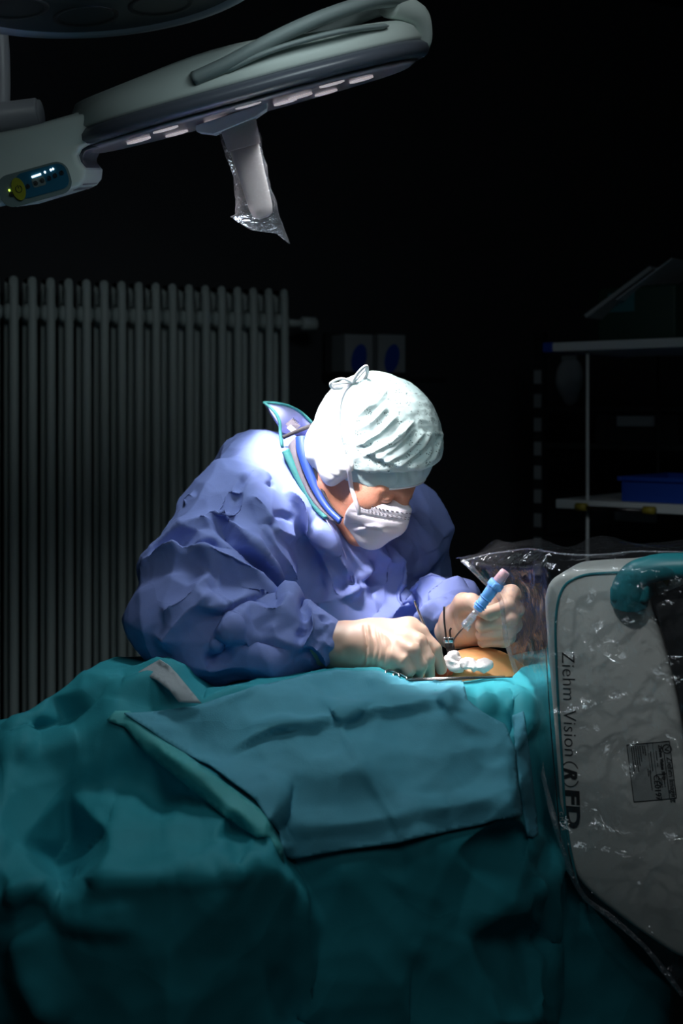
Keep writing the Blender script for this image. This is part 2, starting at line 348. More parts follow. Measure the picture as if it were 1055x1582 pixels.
def sculpt(V, Q, strokes, bvh=None):
    """fold lines pressed into or raised from a cloth: (points seen from the front, height, width right, width left[, power])"""
    bvh = bvh or caster(V, Q); N = vnormals(V, Q); D = np.zeros(len(V))
    for st in strokes:
        pts, amp, wp, wn = st[:4]; pw = st[4] if len(st) > 4 else 1.2
        H = [hit(bvh, *p) for p in smoothline(pts, 3)[:, :2]]; H = [h for h in H if h is not None]
        if len(H) < 2: continue
        P = np.array([h[0] for h in H]); NN = np.array([h[1] for h in H]); wm = max(wp, wn)
        sel = np.where(((V > P.min(0) - wm) & (V < P.max(0) + wm)).all(1))[0]; X = V[sel]; best = np.full(len(sel), 9.); val = np.zeros(len(sel))
        L = np.concatenate([[0], np.cumsum(np.linalg.norm(np.diff(P, axis=0), axis=1))]); LT = L[-1]
        for i in range(len(P) - 1):
            a, b = P[i], P[i + 1]; ab = b - a; l2 = ab @ ab + 1e-12; t = np.clip((X - a) @ ab / l2, 0, 1); q = X - a - t[:, None] * ab; d = np.linalg.norm(q, axis=1)
            s = q @ np.cross(ab, NN[i]); w = np.where(s > 0, wp, wn); pr = np.clip(1 - d / w, 0, 1) ** pw
            al = (L[i] + t * math.sqrt(l2)) / LT; tp = np.clip(np.minimum(al, 1 - al) / .18, 0, 1) ** .7; u = d < best; best[u] = d[u]; val[u] = (pr * tp)[u]
        D[sel] += amp * val * (N[sel] @ NN.mean(0) > -.2)
    return V + N * D[:, None]
# --- reliefs: surfaces given by seen points with their own distance
def depthmap(pts, edges=()):
    P = np.array(pts, float); vs, _, fs, *_ = delaunay_2d_cdt([Vector(p[:2]) for p in P], list(edges), [], 0, 1e-4)
    vs = np.array([v[:] for v in vs]); dd = np.array([P[np.argmin(((P[:, :2] - v) ** 2).sum(1)), 2] for v in vs]); tris = [f for f in fs]
    def f(X, Y):
        X = np.asarray(X, float); Y = np.asarray(Y, float); R = np.full(X.shape, np.nan)
        for t in tris:
            (x0, y0), (x1, y1), (x2, y2) = vs[list(t)]; den = (y1 - y2) * (x0 - x2) + (x2 - x1) * (y0 - y2)
            if abs(den) < 1e-9: continue
            a = ((y1 - y2) * (X - x2) + (x2 - x1) * (Y - y2)) / den; b = ((y2 - y0) * (X - x2) + (x0 - x2) * (Y - y2)) / den; c = 1 - a - b
            m_ = (a > -1e-6) & (b > -1e-6) & (c > -1e-6); R[m_] = a[m_] * dd[t[0]] + b[m_] * dd[t[1]] + c[m_] * dd[t[2]]
        return R
    return f
def inpoly(X, Y, poly):
    r = np.zeros(np.shape(X), bool); n = len(poly)
    for i in range(n):
        x0, y0 = poly[i]; x1, y1 = poly[(i + 1) % n]
        c = ((y0 > Y) != (y1 > Y)) & (X < (x1 - x0) * (Y - y0) / (y1 - y0 + 1e-12) + x0); r ^= c
    return r
def relief(poly, step, dfun, th=0.0):
    poly = np.array(poly, float); bd = []
    for i in range(len(poly)):
        a, b = poly[i], poly[(i + 1) % len(poly)]; k = max(1, int(np.linalg.norm(b - a) / step))
        for j in range(k): bd.append(a + (b - a) * j / k)
    bd = np.array(bd); xs = np.arange(poly[:, 0].min(), poly[:, 0].max(), step); ys = np.arange(poly[:, 1].min(), poly[:, 1].max(), step * .87)
    X, Y = np.meshgrid(xs, ys); X = X + (np.arange(len(ys)) % 2)[:, None] * step / 2; X, Y = X.ravel(), Y.ravel(); k = inpoly(X, Y, poly); X, Y = X[k], Y[k]
    dm = np.min((X[:, None] - bd[None, :, 0]) ** 2 + (Y[:, None] - bd[None, :, 1]) ** 2, 1) > (step * .5) ** 2
    pts = np.concatenate([bd, np.stack([X[dm], Y[dm]], 1)])
    vs, _, fs, *_ = delaunay_2d_cdt([Vector(p) for p in pts], [], [list(range(len(bd)))], 1, 1e-4)
    p = np.array([v[:] for v in vs]); d = dfun(p[:, 0], p[:, 1]); V = np.stack([(p[:, 0] - CX) * d / F, d, HC + (HY - p[:, 1]) * d / F], 1)
    fs = [tuple(f) for f in fs]
    n0 = sum(np.cross(V[f[1]] - V[f[0]], V[f[2]] - V[f[0]])[1] for f in fs[:50])
    if n0 > 0: fs = [f[::-1] for f in fs]
    return V, np.array(fs)

# ------------------------------------------------------------------ the room
ux, uy = np.array([.887, .461, 0]), np.array([-.461, .887, 0])        # along the radiator wall, and into it
WB = W(0, 640, 3.62); WB[2] = 0
def wallbox(name, c, half, thick, ax, z0=0, z1=2.95):
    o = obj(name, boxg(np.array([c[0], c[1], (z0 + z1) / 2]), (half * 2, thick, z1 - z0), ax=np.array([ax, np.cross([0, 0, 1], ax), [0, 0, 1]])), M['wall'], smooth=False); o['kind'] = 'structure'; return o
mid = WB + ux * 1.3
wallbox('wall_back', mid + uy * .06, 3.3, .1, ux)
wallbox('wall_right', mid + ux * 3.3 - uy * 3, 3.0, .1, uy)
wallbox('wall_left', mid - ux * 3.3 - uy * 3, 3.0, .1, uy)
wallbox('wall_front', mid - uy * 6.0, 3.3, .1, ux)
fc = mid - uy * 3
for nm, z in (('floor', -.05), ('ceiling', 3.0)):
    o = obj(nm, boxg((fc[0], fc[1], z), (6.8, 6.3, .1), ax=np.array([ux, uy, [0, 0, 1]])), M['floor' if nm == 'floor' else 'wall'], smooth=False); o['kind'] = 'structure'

# radiator: tall columns side by side on the back wall
r0 = W(0, 640, 3.5); r0[2] = 0; ztop, zbot = HC + (640 - 466) * 3.5 / F, .42
rad = thing('radiator', 'tall grey column radiator of upright tubes on the dark back wall', 'radiator', r0)
step = .0502
def column_geo():
    gs = []
    for dy in (-.032, .032):
        gs.append(tube(smoothline([(0, dy * .45, ztop), (0, dy, ztop - .05), (0, dy, zbot + .05), (0, dy * .45, zbot)], 5) + 0, .0125, 10))
    for z in (ztop - .028, zbot + .028): gs.append(boxg((0, 0, z), (.046, .066, .052), bev=.018, seg=3))
    V, Fc = join(*gs); R = np.array([ux, uy, [0, 0, 1]]); return V @ R, Fc
cg = column_geo(); cm = mesh('radiator_column', cg[0], cg[1], M['radiator'])
for k in range(-4, 17):
    c = bpy.data.objects.new('radiator_column', cm); COL.objects.link(c); c.parent = rad; c.location = Vector(ux * (step * k + .03))
e = r0 + ux * (.03 + step * 16)
obj('valve_pipe', cyl(e + (0, 0, ztop - .03) + ux * .02, e + (0, 0, ztop - .03) + ux * .075, .012), M['radiator'], rad)
obj('valve', cyl(e + (0, 0, ztop - .03) + ux * .07, e + (0, 0, ztop - .03) + ux * .12, .021, bev=.004), M['radiator'], rad)
for k in (-2, 14):
    for z in (ztop - .1, zbot + .1): obj('bracket', boxg(r0 + ux * (.03 + step * k) + uy * .07 + (0, 0, z), (.03, .08, .03), ax=np.array([ux, uy, [0, 0, 1]])), M['radiator'], rad)

def onwall(px, py, off=.0):
    """point on the back wall seen at px, py"""
    v = W(px, py, 1.0) - np.array([0, 0, HC]); t = ((WB - uy * off)[:2] @ uy[:2]) / (v[:2] @ uy[:2]); return np.array([0, 0, HC]) + v * t
Rw = np.array([ux, uy, [0, 0, 1]])
hold = thing('glove_dispenser', 'dark wall rack holding two glove boxes beside the radiator', 'dispenser', onwall(545, 570))
a, b = onwall(493, 519), onwall(600, 585)
obj('back_plate', boxg((a + b) / 2 - uy * .02, (.235, .012, .15), ax=Rw), M['black'], hold, smooth=False)
obj('tray', boxg(np.array([*((a + b) / 2)[:2], b[2] + .01]) - uy * .07, (.24, .12, .012), ax=Rw), M['black'], hold, smooth=False)
for px, lb in ((528, 'pale glove box with a tall blue oval opening, nearer the radiator'), (578, 'pale glove box with a slanted blue oval opening, away from the radiator')):
    p = onwall(px, 550) - uy * .07
    g = thing('glove_box', lb, 'box', p, 'glove boxes on the wall rack')
    obj('carton', boxg(p, (.098, .09, .125), ax=Rw, bev=.002), M['paper'], g, smooth=False)
    ring = [p - uy * .0465 + ux * (.026 * math.cos(t) + .008 * math.sin(t)) + np.array([0, 0, .045 * math.sin(t) - .012]) for t in np.linspace(0, 2 * PI, 24, endpoint=False)]
    obj('oval_opening', prism(ring, uy * .003), M['blue'], g, smooth=False)
p = onwall(650, 650) - uy * .004
nt_ = thing('wall_notice', 'plain grey sheet hung on the wall behind the cap', 'notice', p)
obj('sheet', boxg(p, (.18, .004, .27), ax=Rw, bev=.001), M['wall'], nt_, smooth=False)
obj('top_rail', boxg(p + np.array([0, 0, .135]) - uy * .004, (.18, .012, .012), ax=Rw), M['black'], nt_, smooth=False)

# ------------------------------------------------------------------ storage rack on the right
ra, rb = W(858, 535, 3.4), W(1055, 528, 3.17); rx = rb - ra; rx[2] = 0; rx /= np.linalg.norm(rx); ry = np.array([-rx[1], rx[0], 0]); RR = np.array([rx, ry, [0, 0, 1]])
def rk(u, v, z): return np.array([ra[0], ra[1], 0]) + rx * u + ry * v + np.array([0, 0, z])
ZU, ZL = ra[2], HC - (778 - 640) * 3.4 / F
rack = thing('storage_rack', 'open shelf rack with pale edged boards and a slim upright', 'rack', rk(.4, .2, 0))
obj('shelf_board', boxg(rk(.42, .22, ZU - .002), (.86, .44, .024), ax=RR, bev=.003), M['board'], rack, smooth=False)
obj('shelf_board', boxg(rk(.42, .22, ZL), (.84, .44, .024), ax=RR, bev=.003), M['board'], rack, smooth=False)
obj('shelf_board', boxg(rk(.42, .22, .45), (.84, .44, .024), ax=RR, bev=.003), M['board'], rack, smooth=False)
obj('end_cap', boxg(rk(-.025, .22, ZU - .002), (.03, .44, .026), ax=RR, bev=.003), M['blue'], rack, smooth=False, label='blue end cap')
for u, v in ((.078, .03), (.80, .03), (.09, .41), (.80, .41)):
    obj('upright', cyl(rk(u, v, 0.002), rk(u, v, ZU - .014), .0045, 12), M['board' if v < .1 and u < .5 else 'black'], rack)
for u in (.05, .24):
    obj('clamp', cyl(rk(u + .02, -.014, ZL - .004), rk(u + .05, -.014, ZL - .004), .010, 12), M['yellow'], rack, label='yellow clamp end')
obj('front_rail', cyl(rk(.08, -.012, ZL - .006), rk(.27, -.012, ZL - .006), .006, 10), M['darksteel'], rack)
# things on it
def crate(name, lab, c, s, m, cat, group=None, label_m=None):
    t = thing(name, lab, cat, c - np.array([0, 0, 0]), group)
    L, Dp, Hh = s; w = .006
    gs = [boxg(c + np.array([0, 0, w / 2]), (L - .02, Dp - .02, w), ax=RR)]
    for sgn in (-1, 1):
        gs.append(boxg(c + rx * sgn * (L / 2 - w) + np.array([0, 0, Hh / 2]), (w, Dp, Hh), ax=RR)); gs.append(boxg(c + ry * sgn * (Dp / 2 - w) + np.array([0, 0, Hh / 2]), (L, w, Hh), ax=RR))
    obj('body', join(*gs), m, t, smooth=False)
    z = np.array([0, 0, Hh])
    obj('rim', join(*[boxg(c + z + rx * sgn * L / 2, (.012, Dp + .02, .012), ax=RR, bev=.003) for sgn in (-1, 1)], *[boxg(c + z + ry * sgn * Dp / 2, (L + .02, .012, .012), ax=RR, bev=.003) for sgn in (-1, 1)]), m, t, smooth=False)
    if label_m: obj('label_card', boxg(c - ry * (Dp / 2 + .002) + np.array([0, 0, Hh * .6]), (L * .45, .003, .03), ax=RR), label_m, t, smooth=False)
    return t
crate('storage_bin', 'bright blue open tray on the lower shelf', rk(.385, .16, ZL + .0125), (.42, .26, .058), M['blue'], 'bin')
p = rk(.20, .16, ZU + .0105)
gc = thing('equipment_case', 'dark green equipment case with a teal window on the top shelf', 'case', p)
obj('body', boxg(p + np.array([0, 0, .07]), (.22, .20, .14), ax=RR, bev=.008), M['green'], gc)
obj('window', boxg(p - ry * .101 + rx * -.04 + np.array([0, 0, .10]), (.075, .004, .05), ax=RR), M['screen'], gc, smooth=False)
obj('foot', join(*[boxg(p + rx * s + np.array([0, 0, .002]), (.02, .16, .004), ax=RR) for s in (-.08, .08)]), M['black'], gc, smooth=False)
# tilted clipboard with papers on top of the case
A0, A1 = W(903, 489, 3.32), W(1005, 413, 3.28)
ex = (A1 - A0) / np.linalg.norm(A1 - A0); ez = np.cross(ex, ry); ez /= np.linalg.norm(ez); Rc = np.array([ex, ry, np.cross(ex, ry)])
cb = thing('document_stand', 'tilted document stand with loose sheets on top of the green case', 'stand', p + np.array([0, 0, .145]))
cc = (A0 + A1) / 2 + ry * .10
obj('board', boxg(cc, (np.linalg.norm(A1 - A0), .20, .012), ax=Rc, bev=.002), M['paper'], cb, smooth=False)
obj('sheet', boxg(cc + ex * .07 - np.cross(ex, ry) * .014, (.17, .19, .003), ax=Rc), M['lining'], cb, smooth=False)
obj('support', join(cyl(p + np.array([0, 0, .138]), cc, .006, 8), boxg(p + np.array([0, 0, .143]), (.08, .08, .008), ax=RR)), M['black'], cb)
p = rk(.50, .12, ZU + .0105)
rd = thing('radio', 'dark blue radio with a round speaker on the top shelf', 'radio', p)
obj('body', boxg(p + np.array([0, 0, .062]), (.20, .12, .124), ax=RR, bev=.010), mat('radio_blue', (.03, .06, .11), .5), rd)
c0 = p - ry * .061 + np.array([0, 0, .062])
obj('speaker', cyl(c0 + rx * .01, c0 + rx * .01 - ry * .008, .052, 32, bev=.003), M['black'], rd)
obj('knob', cyl(c0 - rx * .078 + np.array([0, 0, .03]), c0 - rx * .078 + np.array([0, 0, .03]) - ry * .012, .007, 12), M['steel'], rd)
obj('antenna', cyl(p + rx * -.09 + np.array([0, 0, .12]), p + rx * -.13 + np.array([0, 0, .30]), .0015, 6), M['steel'], rd)
# second, darker rack behind it with crates
sh = thing('back_shelving', 'dark shelving behind the rack with a slotted upright', 'shelving', rk(.3, .62, 0))
for z in (.7, 1.07, 1.355, 1.465):
    obj('shelf_board', boxg(rk(.26, .62, z), (1.22, .32, .016), ax=RR), M['black'], sh, smooth=False)
for u in (-.33, .85):
    obj('upright', boxg(rk(u, .47, .85), (.03, .03, 1.70), ax=RR), M['black'], sh, smooth=False)
for k in range(9):
    obj('slot_plate', boxg(rk(-.33, .452, .98 + k * .073), (.026, .006, .042), ax=RR, bev=.002), M['paper'], sh, smooth=False)
for i, u in enumerate((-.02, .28, .58)):
    crate('stacking_crate', ['black crate with a card label behind the slim upright, above the blue tray', 'black crate with a card label, the middle one of three on the dark shelving', 'black crate with a card label at the far end of the dark shelving'][i], rk(u, .62, 1.364), (.27, .26, .11), M['black'], 'crate', 'black crates on the dark shelving', M['paper'])
for i, u in enumerate((-.02, .32)):
    crate('stacking_crate', ['low black crate on the dark shelving beneath the labelled crates, next to the slotted upright', 'low black crate on the dark shelving behind the blue tray'][i], rk(u, .62, 1.079), (.30, .26, .12), M['black'], 'crate', 'low crates on the dark shelving', M['paper'])
S = Sdf((-.07, -.05, -.10), (.07, .05, .10), .006)
S.add(S.ell((0, 0, 0), (.045, .022, .075))); S.v += noise3(S.P.reshape(-1, 3), 30).reshape(S.n) * .008
v, q = S.mesh()
pk = thing('film_packet', 'crumpled clear packet propped on the dark shelving', 'packet', rk(-.27, .54, 1.474))
obj('wrapper', (v @ RR + rk(-.27, .54, 1.474 + .078), q), M['lining'], pk)
obj('seal_strip', boxg(rk(-.27, .54, 1.474 + .146), (.05, .008, .02), ax=RR), M['paper'], pk, smooth=False)

# ------------------------------------------------------------------ operating lamp (edge on)
def L(x, y, z): return LO + LX * x + LYv * y + LZ * z
RL = np.array([LX, LYv, LZ])
def lpx(px, py, y=0.0):
    """seen point -> lamp coordinates on the slice at depth y"""
    o = L(0, y, 0); v = W(px, py, 1.0) - np.array([0, 0, HC]); t = ((o - np.array([0, 0, HC])) @ LYv) / (v @ LYv); q = np.array([0, 0, HC]) + v * t - LO
    return np.array([q @ LX, y, q @ LZ])
def stad(z, x0, x1, hw, n=64, e=2.6, dz=lambda x, y: 0):
    c, a = (x0 + x1) / 2, (x1 - x0) / 2; r = []
    for j in range(n):
        t = 2 * PI * j / n; s, k = math.sin(t), math.cos(t); x = c + a * math.copysign(abs(k) ** (2 / e), k); y = hw * math.copysign(abs(s) ** (2 / e), s); r.append((x, y, z + dz(x, y)))
    return r
def loft(rings, cap=True):
    V = np.array(rings); k, n, _ = V.shape; Fc = [(i * n + j, i * n + (j + 1) % n, (i + 1) * n + (j + 1) % n, (i + 1) * n + j) for i in range(k - 1) for j in range(n)]
    if cap: Fc += [tuple(range(n))[::-1], tuple(range((k - 1) * n, k * n))]
    return V.reshape(-1, 3), Fc
def inL(g): return np.asarray(g[0]) @ RL + LO, g[1]
lamp = thing('surgical_lamp', 'grey operating lamp seen edge-on with a lit control panel and sleeved handle', 'lamp', LO)
prof = lambda x: .075 + .020 * math.exp(-((x - .0) / .16) ** 2)
top = lambda x, y: 0
obj('lens', inL(loft([stad(.000, -.262, .268, .195), stad(-.006, -.250, .255, .18), stad(-.004, -.2, .2, .12)])), M['lens'], lamp, fix=True)
obj('bezel', inL(loft([stad(.001, -.263, .270, .197), stad(.004, -.272, .283, .21), stad(.010, -.277, .288, .216), stad(.018, -.276, .287, .215), stad(.025, -.270, .279, .208), stad(.026, -.25, .26, .18)])), M['bezel'], lamp, fix=True)
def shell_dz(lo):
    return lambda x, y: lo * (math.exp(-((x + .02) / .12) ** 2) * .012 - .012 * max(0, (x - .05) / .2) )
o = obj('shell', inL(loft([stad(.024, -.267, .276, .205), stad(.030, -.271, .281, .2095), stad(.052, -.264, .274, .200, dz=shell_dz(.3)), stad(.066, -.255, .262, .185, dz=shell_dz(.7)), stad(.071, -.22, .235, .14, dz=shell_dz(1)), stad(.072, -.1, .1, .05, dz=shell_dz(1))])), M['shell'], lamp, fix=True)
# hand rail that rises from the shell and loops around the far end
rp = [lpx(300, 122, -.20), lpx(352, 98, -.205), lpx(420, 62, -.205), lpx(490, 30, -.20), lpx(560, 6, -.17), lpx(600, 0, -.12), lpx(628, 4, -.03)]
rp = rp + [np.array([q[0], -q[1], q[2] + .012]) for q in rp[-2::-1]]
obj('hand_rail', inL(tube(smoothline(rp, 6), .017, 12, flat=.62)), M['rail'], lamp)
obj('rail_bracket', inL(tube(smoothline([lpx(600, 8, -.10), lpx(640, 22, -.06), lpx(648, 55, -.03), lpx(638, 78, -.02)], 6), [.02] * 19, 12, flat=.9)), M['shell'], lamp)
obj('grip_recess', inL(tube(smoothline([lpx(345, 112, -.205), lpx(420, 78, -.212), lpx(520, 50, -.20), lpx(600, 40, -.15)], 6), [.002] + [.008] * 17 + [.002], 10, flat=.5)), M['rail'], lamp)
for k in range(12):
    a = 2 * PI * k / 8; r = .155 if k < 8 else .07
    c = np.array([math.cos(a) * r * 1.15, math.sin(a) * r, 0])
    obj('light_module', inL(loft([[(c[0] + q * math.cos(t), c[1] + q * math.sin(t), z) for t in np.linspace(0, 2 * PI, 20, endpoint=False)] for q, z in ((.019, -.003), (.019, -.0065), (.015, -.0072), (.004, -.0075))])), M['module'], lamp, fix=True)
# neck and control housing
def lpoly(pts, y): return [L(*lpx(px, py, y)) for px, py in pts]
hp = [(-60, 250), (-60, 330), (8, 312), (14, 318), (24, 320), (112, 293), (122, 288), (130, 278), (132, 262), (122, 250), (119, 240), (124, 230), (134, 224), (180, 209), (181, 172), (150, 172), (110, 178), (85, 184), (40, 196), (-60, 215)]
o = obj('control_housing', prism(lpoly(hp, -.13), LYv * .20, bev=.009, seg=4), M['shell'], lamp); autosmooth(o, 40)
o = obj('housing_liner', prism(lpoly([(112, 296), (128, 285), (134, 262), (126, 246), (132, 234), (182, 218), (182, 205), (130, 220), (112, 240)], -.11), LYv * .16, bev=.004), M['bezel'], lamp)
o = obj('neck_fairing', prism(lpoly([(60, 190), (110, 176), (205, 145), (300, 110), (300, 140), (240, 160), (181, 175), (120, 200), (100, 215)], -.115), LYv * .2, bev=.008, seg=3), M['shell'], lamp); autosmooth(o, 40)
# control panel on the housing's front face
def plq(px, py, off=0.0): return L(*lpx(px, py, -.13 - off))
def rrect(c, ax, ay, r, n=6):
    pts = []
    for sx, sy, a0 in ((1, 1, 0), (-1, 1, 1), (-1, -1, 2), (1, -1, 3)):
        for j in range(n + 1):
            a = (a0 + j / n) * PI / 2; pts.append((sx * (ax - r) + r * math.cos(a), sy * (ay - r) + r * math.sin(a)))
    return [c + LX * x + LZ * y for x, y in pts]
pc = plq(54, 285)
obj('panel_frame', prism(rrect(pc, .053, .0235, .018), -LYv * .002), M['panelrim'], lamp, smooth=False)
pn = obj('panel', prism(rrect(pc + LX * .012 - LYv * .0015 + LZ * .002, .038, .0185, .013), -LYv * .0015), M['panel'], lamp, smooth=False)
def disc(c, rx_, rz_, th, n=20): return prism([c + LX * rx_ * math.cos(t) + LZ * rz_ * math.sin(t) for t in np.linspace(0, 2 * PI, n, endpoint=False)], -LYv * th)
bt = obj('power_button', disc(plq(29, 292, .0032), .0095, .0165, .002), M['button'], lamp, smooth=False)
def arc_icon(c, r, th=.0007): return tube([c + LX * r * math.cos(t) + LZ * r * 1.1 * math.sin(t) for t in np.linspace(0, 2 * PI, 16, endpoint=False)], th, 6, closed=True)
q = plq(29, 292, .0054)
obj('power_symbol', join(tube([q + LX * .0045 * math.cos(t) + LZ * .005 * math.sin(t) for t in np.linspace(.65 * PI, 2.35 * PI, 16)], .0006, 6), cyl(q + LZ * .006, q + LZ * .001, .0006, 6)), M['icon'], bt)
for px, py in ((18, 300), (43, 288), (55, 283), (65, 279), (76, 275), (85, 271), (95, 267)):
    c = plq(px, py, .0040); obj('touch_symbol', join(arc_icon(c, .0026), disc(c, .0011, .0016, .0008, 8)), M['icon'], pn)
obj('touch_field', prism(rrect(plq(60, 281, .0031), .0095, .0065, .003), -LYv * .0006), M['panelrim'], pn, smooth=False)
for k in range(6): obj('indicator', disc(plq(50 + 2.45 * k, 273.4 - .85 * k, .0034), .00105, .0017, .0012, 10), M['led_w'], pn, smooth=False)
for px, py in ((69.5, 266), (78.5, 262.5), (82, 261)): obj('indicator', disc(plq(px, py, .0034), .0014, .0018, .0012, 10), M['led_w'], pn, smooth=False)
for px, py in ((19.5, 284.5), (14.5, 294)): obj('indicator', disc(plq(px, py, .0034), .0014, .0019, .0012, 10), M['led_g'], pn, smooth=False)
# joints and suspension
j0, j1 = L(*lpx(28, 236, -.02)), L(*lpx(-170, 285, -.02))
obj('swivel', cyl(j0, j1, .029, 32, bev=.004), M['tube'], lamp)
obj('swivel_seam', cyl(j0 + LX * .001, j0 - LX * .0025, .0296, 32), M['dark'], lamp)
a0, a1 = W(62, 175, 2.05), W(-260, 215, 2.06)
obj('cross_arm', cyl(a1, a0, .0245, 32, bev=.004), M['tube'], lamp)
d_ = (a0 - a1) / np.linalg.norm(a0 - a1)
obj('arm_cap', cyl(a0 - d_ * .002, a0 + d_ * .0025, .0215, 32, bev=.001), M['tube'], lamp)
obj('suspension', tube(smoothline([W(2, 185, 2.06), W(4, 120, 2.06), W(-2, 30, 2.06), W(-30, -120, 2.07), W(-60, -500, 2.08), (*W(-60, -500, 2.08)[:2], 2.94)], 6), .0125, 16), M['tube'], lamp)
obj('arm_joint', cyl(W(-190, 212, 2.06), W(-190, 320, 2.03), .035, 24, bev=.005), M['tube'], lamp)
# handle under the lamp, in a clear sleeve
pp = [(302, 200), (304, 204), (330, 207), (392, 182), (412, 168), (414, 157), (302, 194)]
o = obj('handle_plate', prism(lpoly(pp, -.05), LYv * .10, bev=.0015), M['plate'], lamp); autosmooth(o, 30)
h0, h1 = L(*lpx(367, 190, 0)), L(*lpx(407, 335, 0)); hd = (h1 - h0) / np.linalg.norm(h1 - h0); hu = np.cross(LYv, hd); hu /= np.linalg.norm(hu)
def hring(t, w, dp): return [h0 + (h1 - h0) * t + hu * w * math.copysign(abs(math.cos(a)) ** .7, math.cos(a)) + LYv * dp * math.copysign(abs(math.sin(a)) ** .7, math.sin(a)) for a in np.linspace(0, 2 * PI, 24, endpoint=False)]
obj('handle_collar', loft([hring(-.02, .029, .024), hring(.05, .0285, .024), hring(.25, .0265, .022), hring(.26, .024, .02)]), M['handle'], lamp, fix=True)
obj('handle', loft([hring(.24, .024, .018), hring(.27, .0235, .018), hring(.6, .0205, .016), hring(.9, .0185, .014), hring(.98, .0155, .012), hring(1.01, .008, .006)]), M['handle'], lamp, fix=True)
cvp = [[0.0, .031, .026], [.2, .030, .025], [.4, .028, .022], [.6, .026, .022], [.8, .026, .02], [.95, .027, .014], [1.05, .029, .008], [1.12, .030, .003]]
cv = loft([hring(t, w, d) for t, w, d in np.array([np.interp(np.linspace(0, 1.12, 40), [c[0] for c in cvp], [c[k] for c in cvp]) for k in range(3)]).T], cap=False)
cvv = cv[0].copy(); tt = ((cvv - h0) @ hd) / np.linalg.norm(h1 - h0); n_ = crumple(cvv, 45, 5)
cvv += hu * (np.clip(tt - .45, 0, 1) ** 1.3 * .036 * (((cvv - h0) @ hu) > -.004) + n_ * .004)[:, None] + hd * ((((cvv - h0) @ hu) * .9 * np.clip(tt - .9, 0, 1) * -6) + noise3(cvv, 40, 3) * .006 * np.clip(tt - .8, 0, 1) * 3)[:, None]
obj('clear_sleeve', (cvv, cv[1]), M['cover'], lamp)

# second lamp, close to the camera and out of focus
uc = W(150, -32, 1.62)
ul = thing('surgical_lamp', 'large dark round lamp head cut off by the upper edge of the picture', 'lamp', uc)
tl = math.radians(-7); RU = np.array([[math.cos(tl), 0, -math.sin(tl)], [0, 1, 0], [math.sin(tl), 0, math.cos(tl)]])
def inU(g): return np.asarray(g[0]) @ RU + uc, g[1]
def rings(rs): return [[(r * math.cos(t), r * math.sin(t), z) for t in np.linspace(0, 2 * PI, 72, endpoint=False)] for r, z in rs]
obj('rim', inU(loft(rings([(.200, .000), (.207, -.006), (.218, -.006), (.228, .002), (.232, .014), (.226, .026), (.21, .032)]), cap=False)), mat('lamp_rim', (.35, .40, .50), .3), ul, fix=True)
obj('housing', inU(loft(rings([(.212, .028), (.20, .06), (.15, .085), (.05, .095)]))), M['bezel'], ul, fix=True)
obj('front_glass', inU(loft(rings([(.204, .004), (.203, -.002), (.05, -.003)]))), mat('dark_glass', (.02, .035, .04), .25), ul, fix=True)
for k in range(8):
    a = 2 * PI * k / 8 + .3
    c = np.array([.135 * math.cos(a), .135 * math.sin(a), -.003])
    g = loft([[(c[0] + r * math.cos(t), c[1] + r * math.sin(t), z) for t in np.linspace(0, 2 * PI, 24, endpoint=False)] for r, z in ((.046, .001), (.044, -.003), (.038, -.003), (.034, .0))])
    obj('lens_pod', inU(g), M['dark'], ul, fix=True)
obj('suspension', tube(smoothline([uc + (0, 0, .08), uc + (-.05, 0, .25), (uc[0] - .25, uc[1], 2.5), (uc[0] - .25, uc[1], 2.94)], 6), .018, 16), M['tube'], ul)

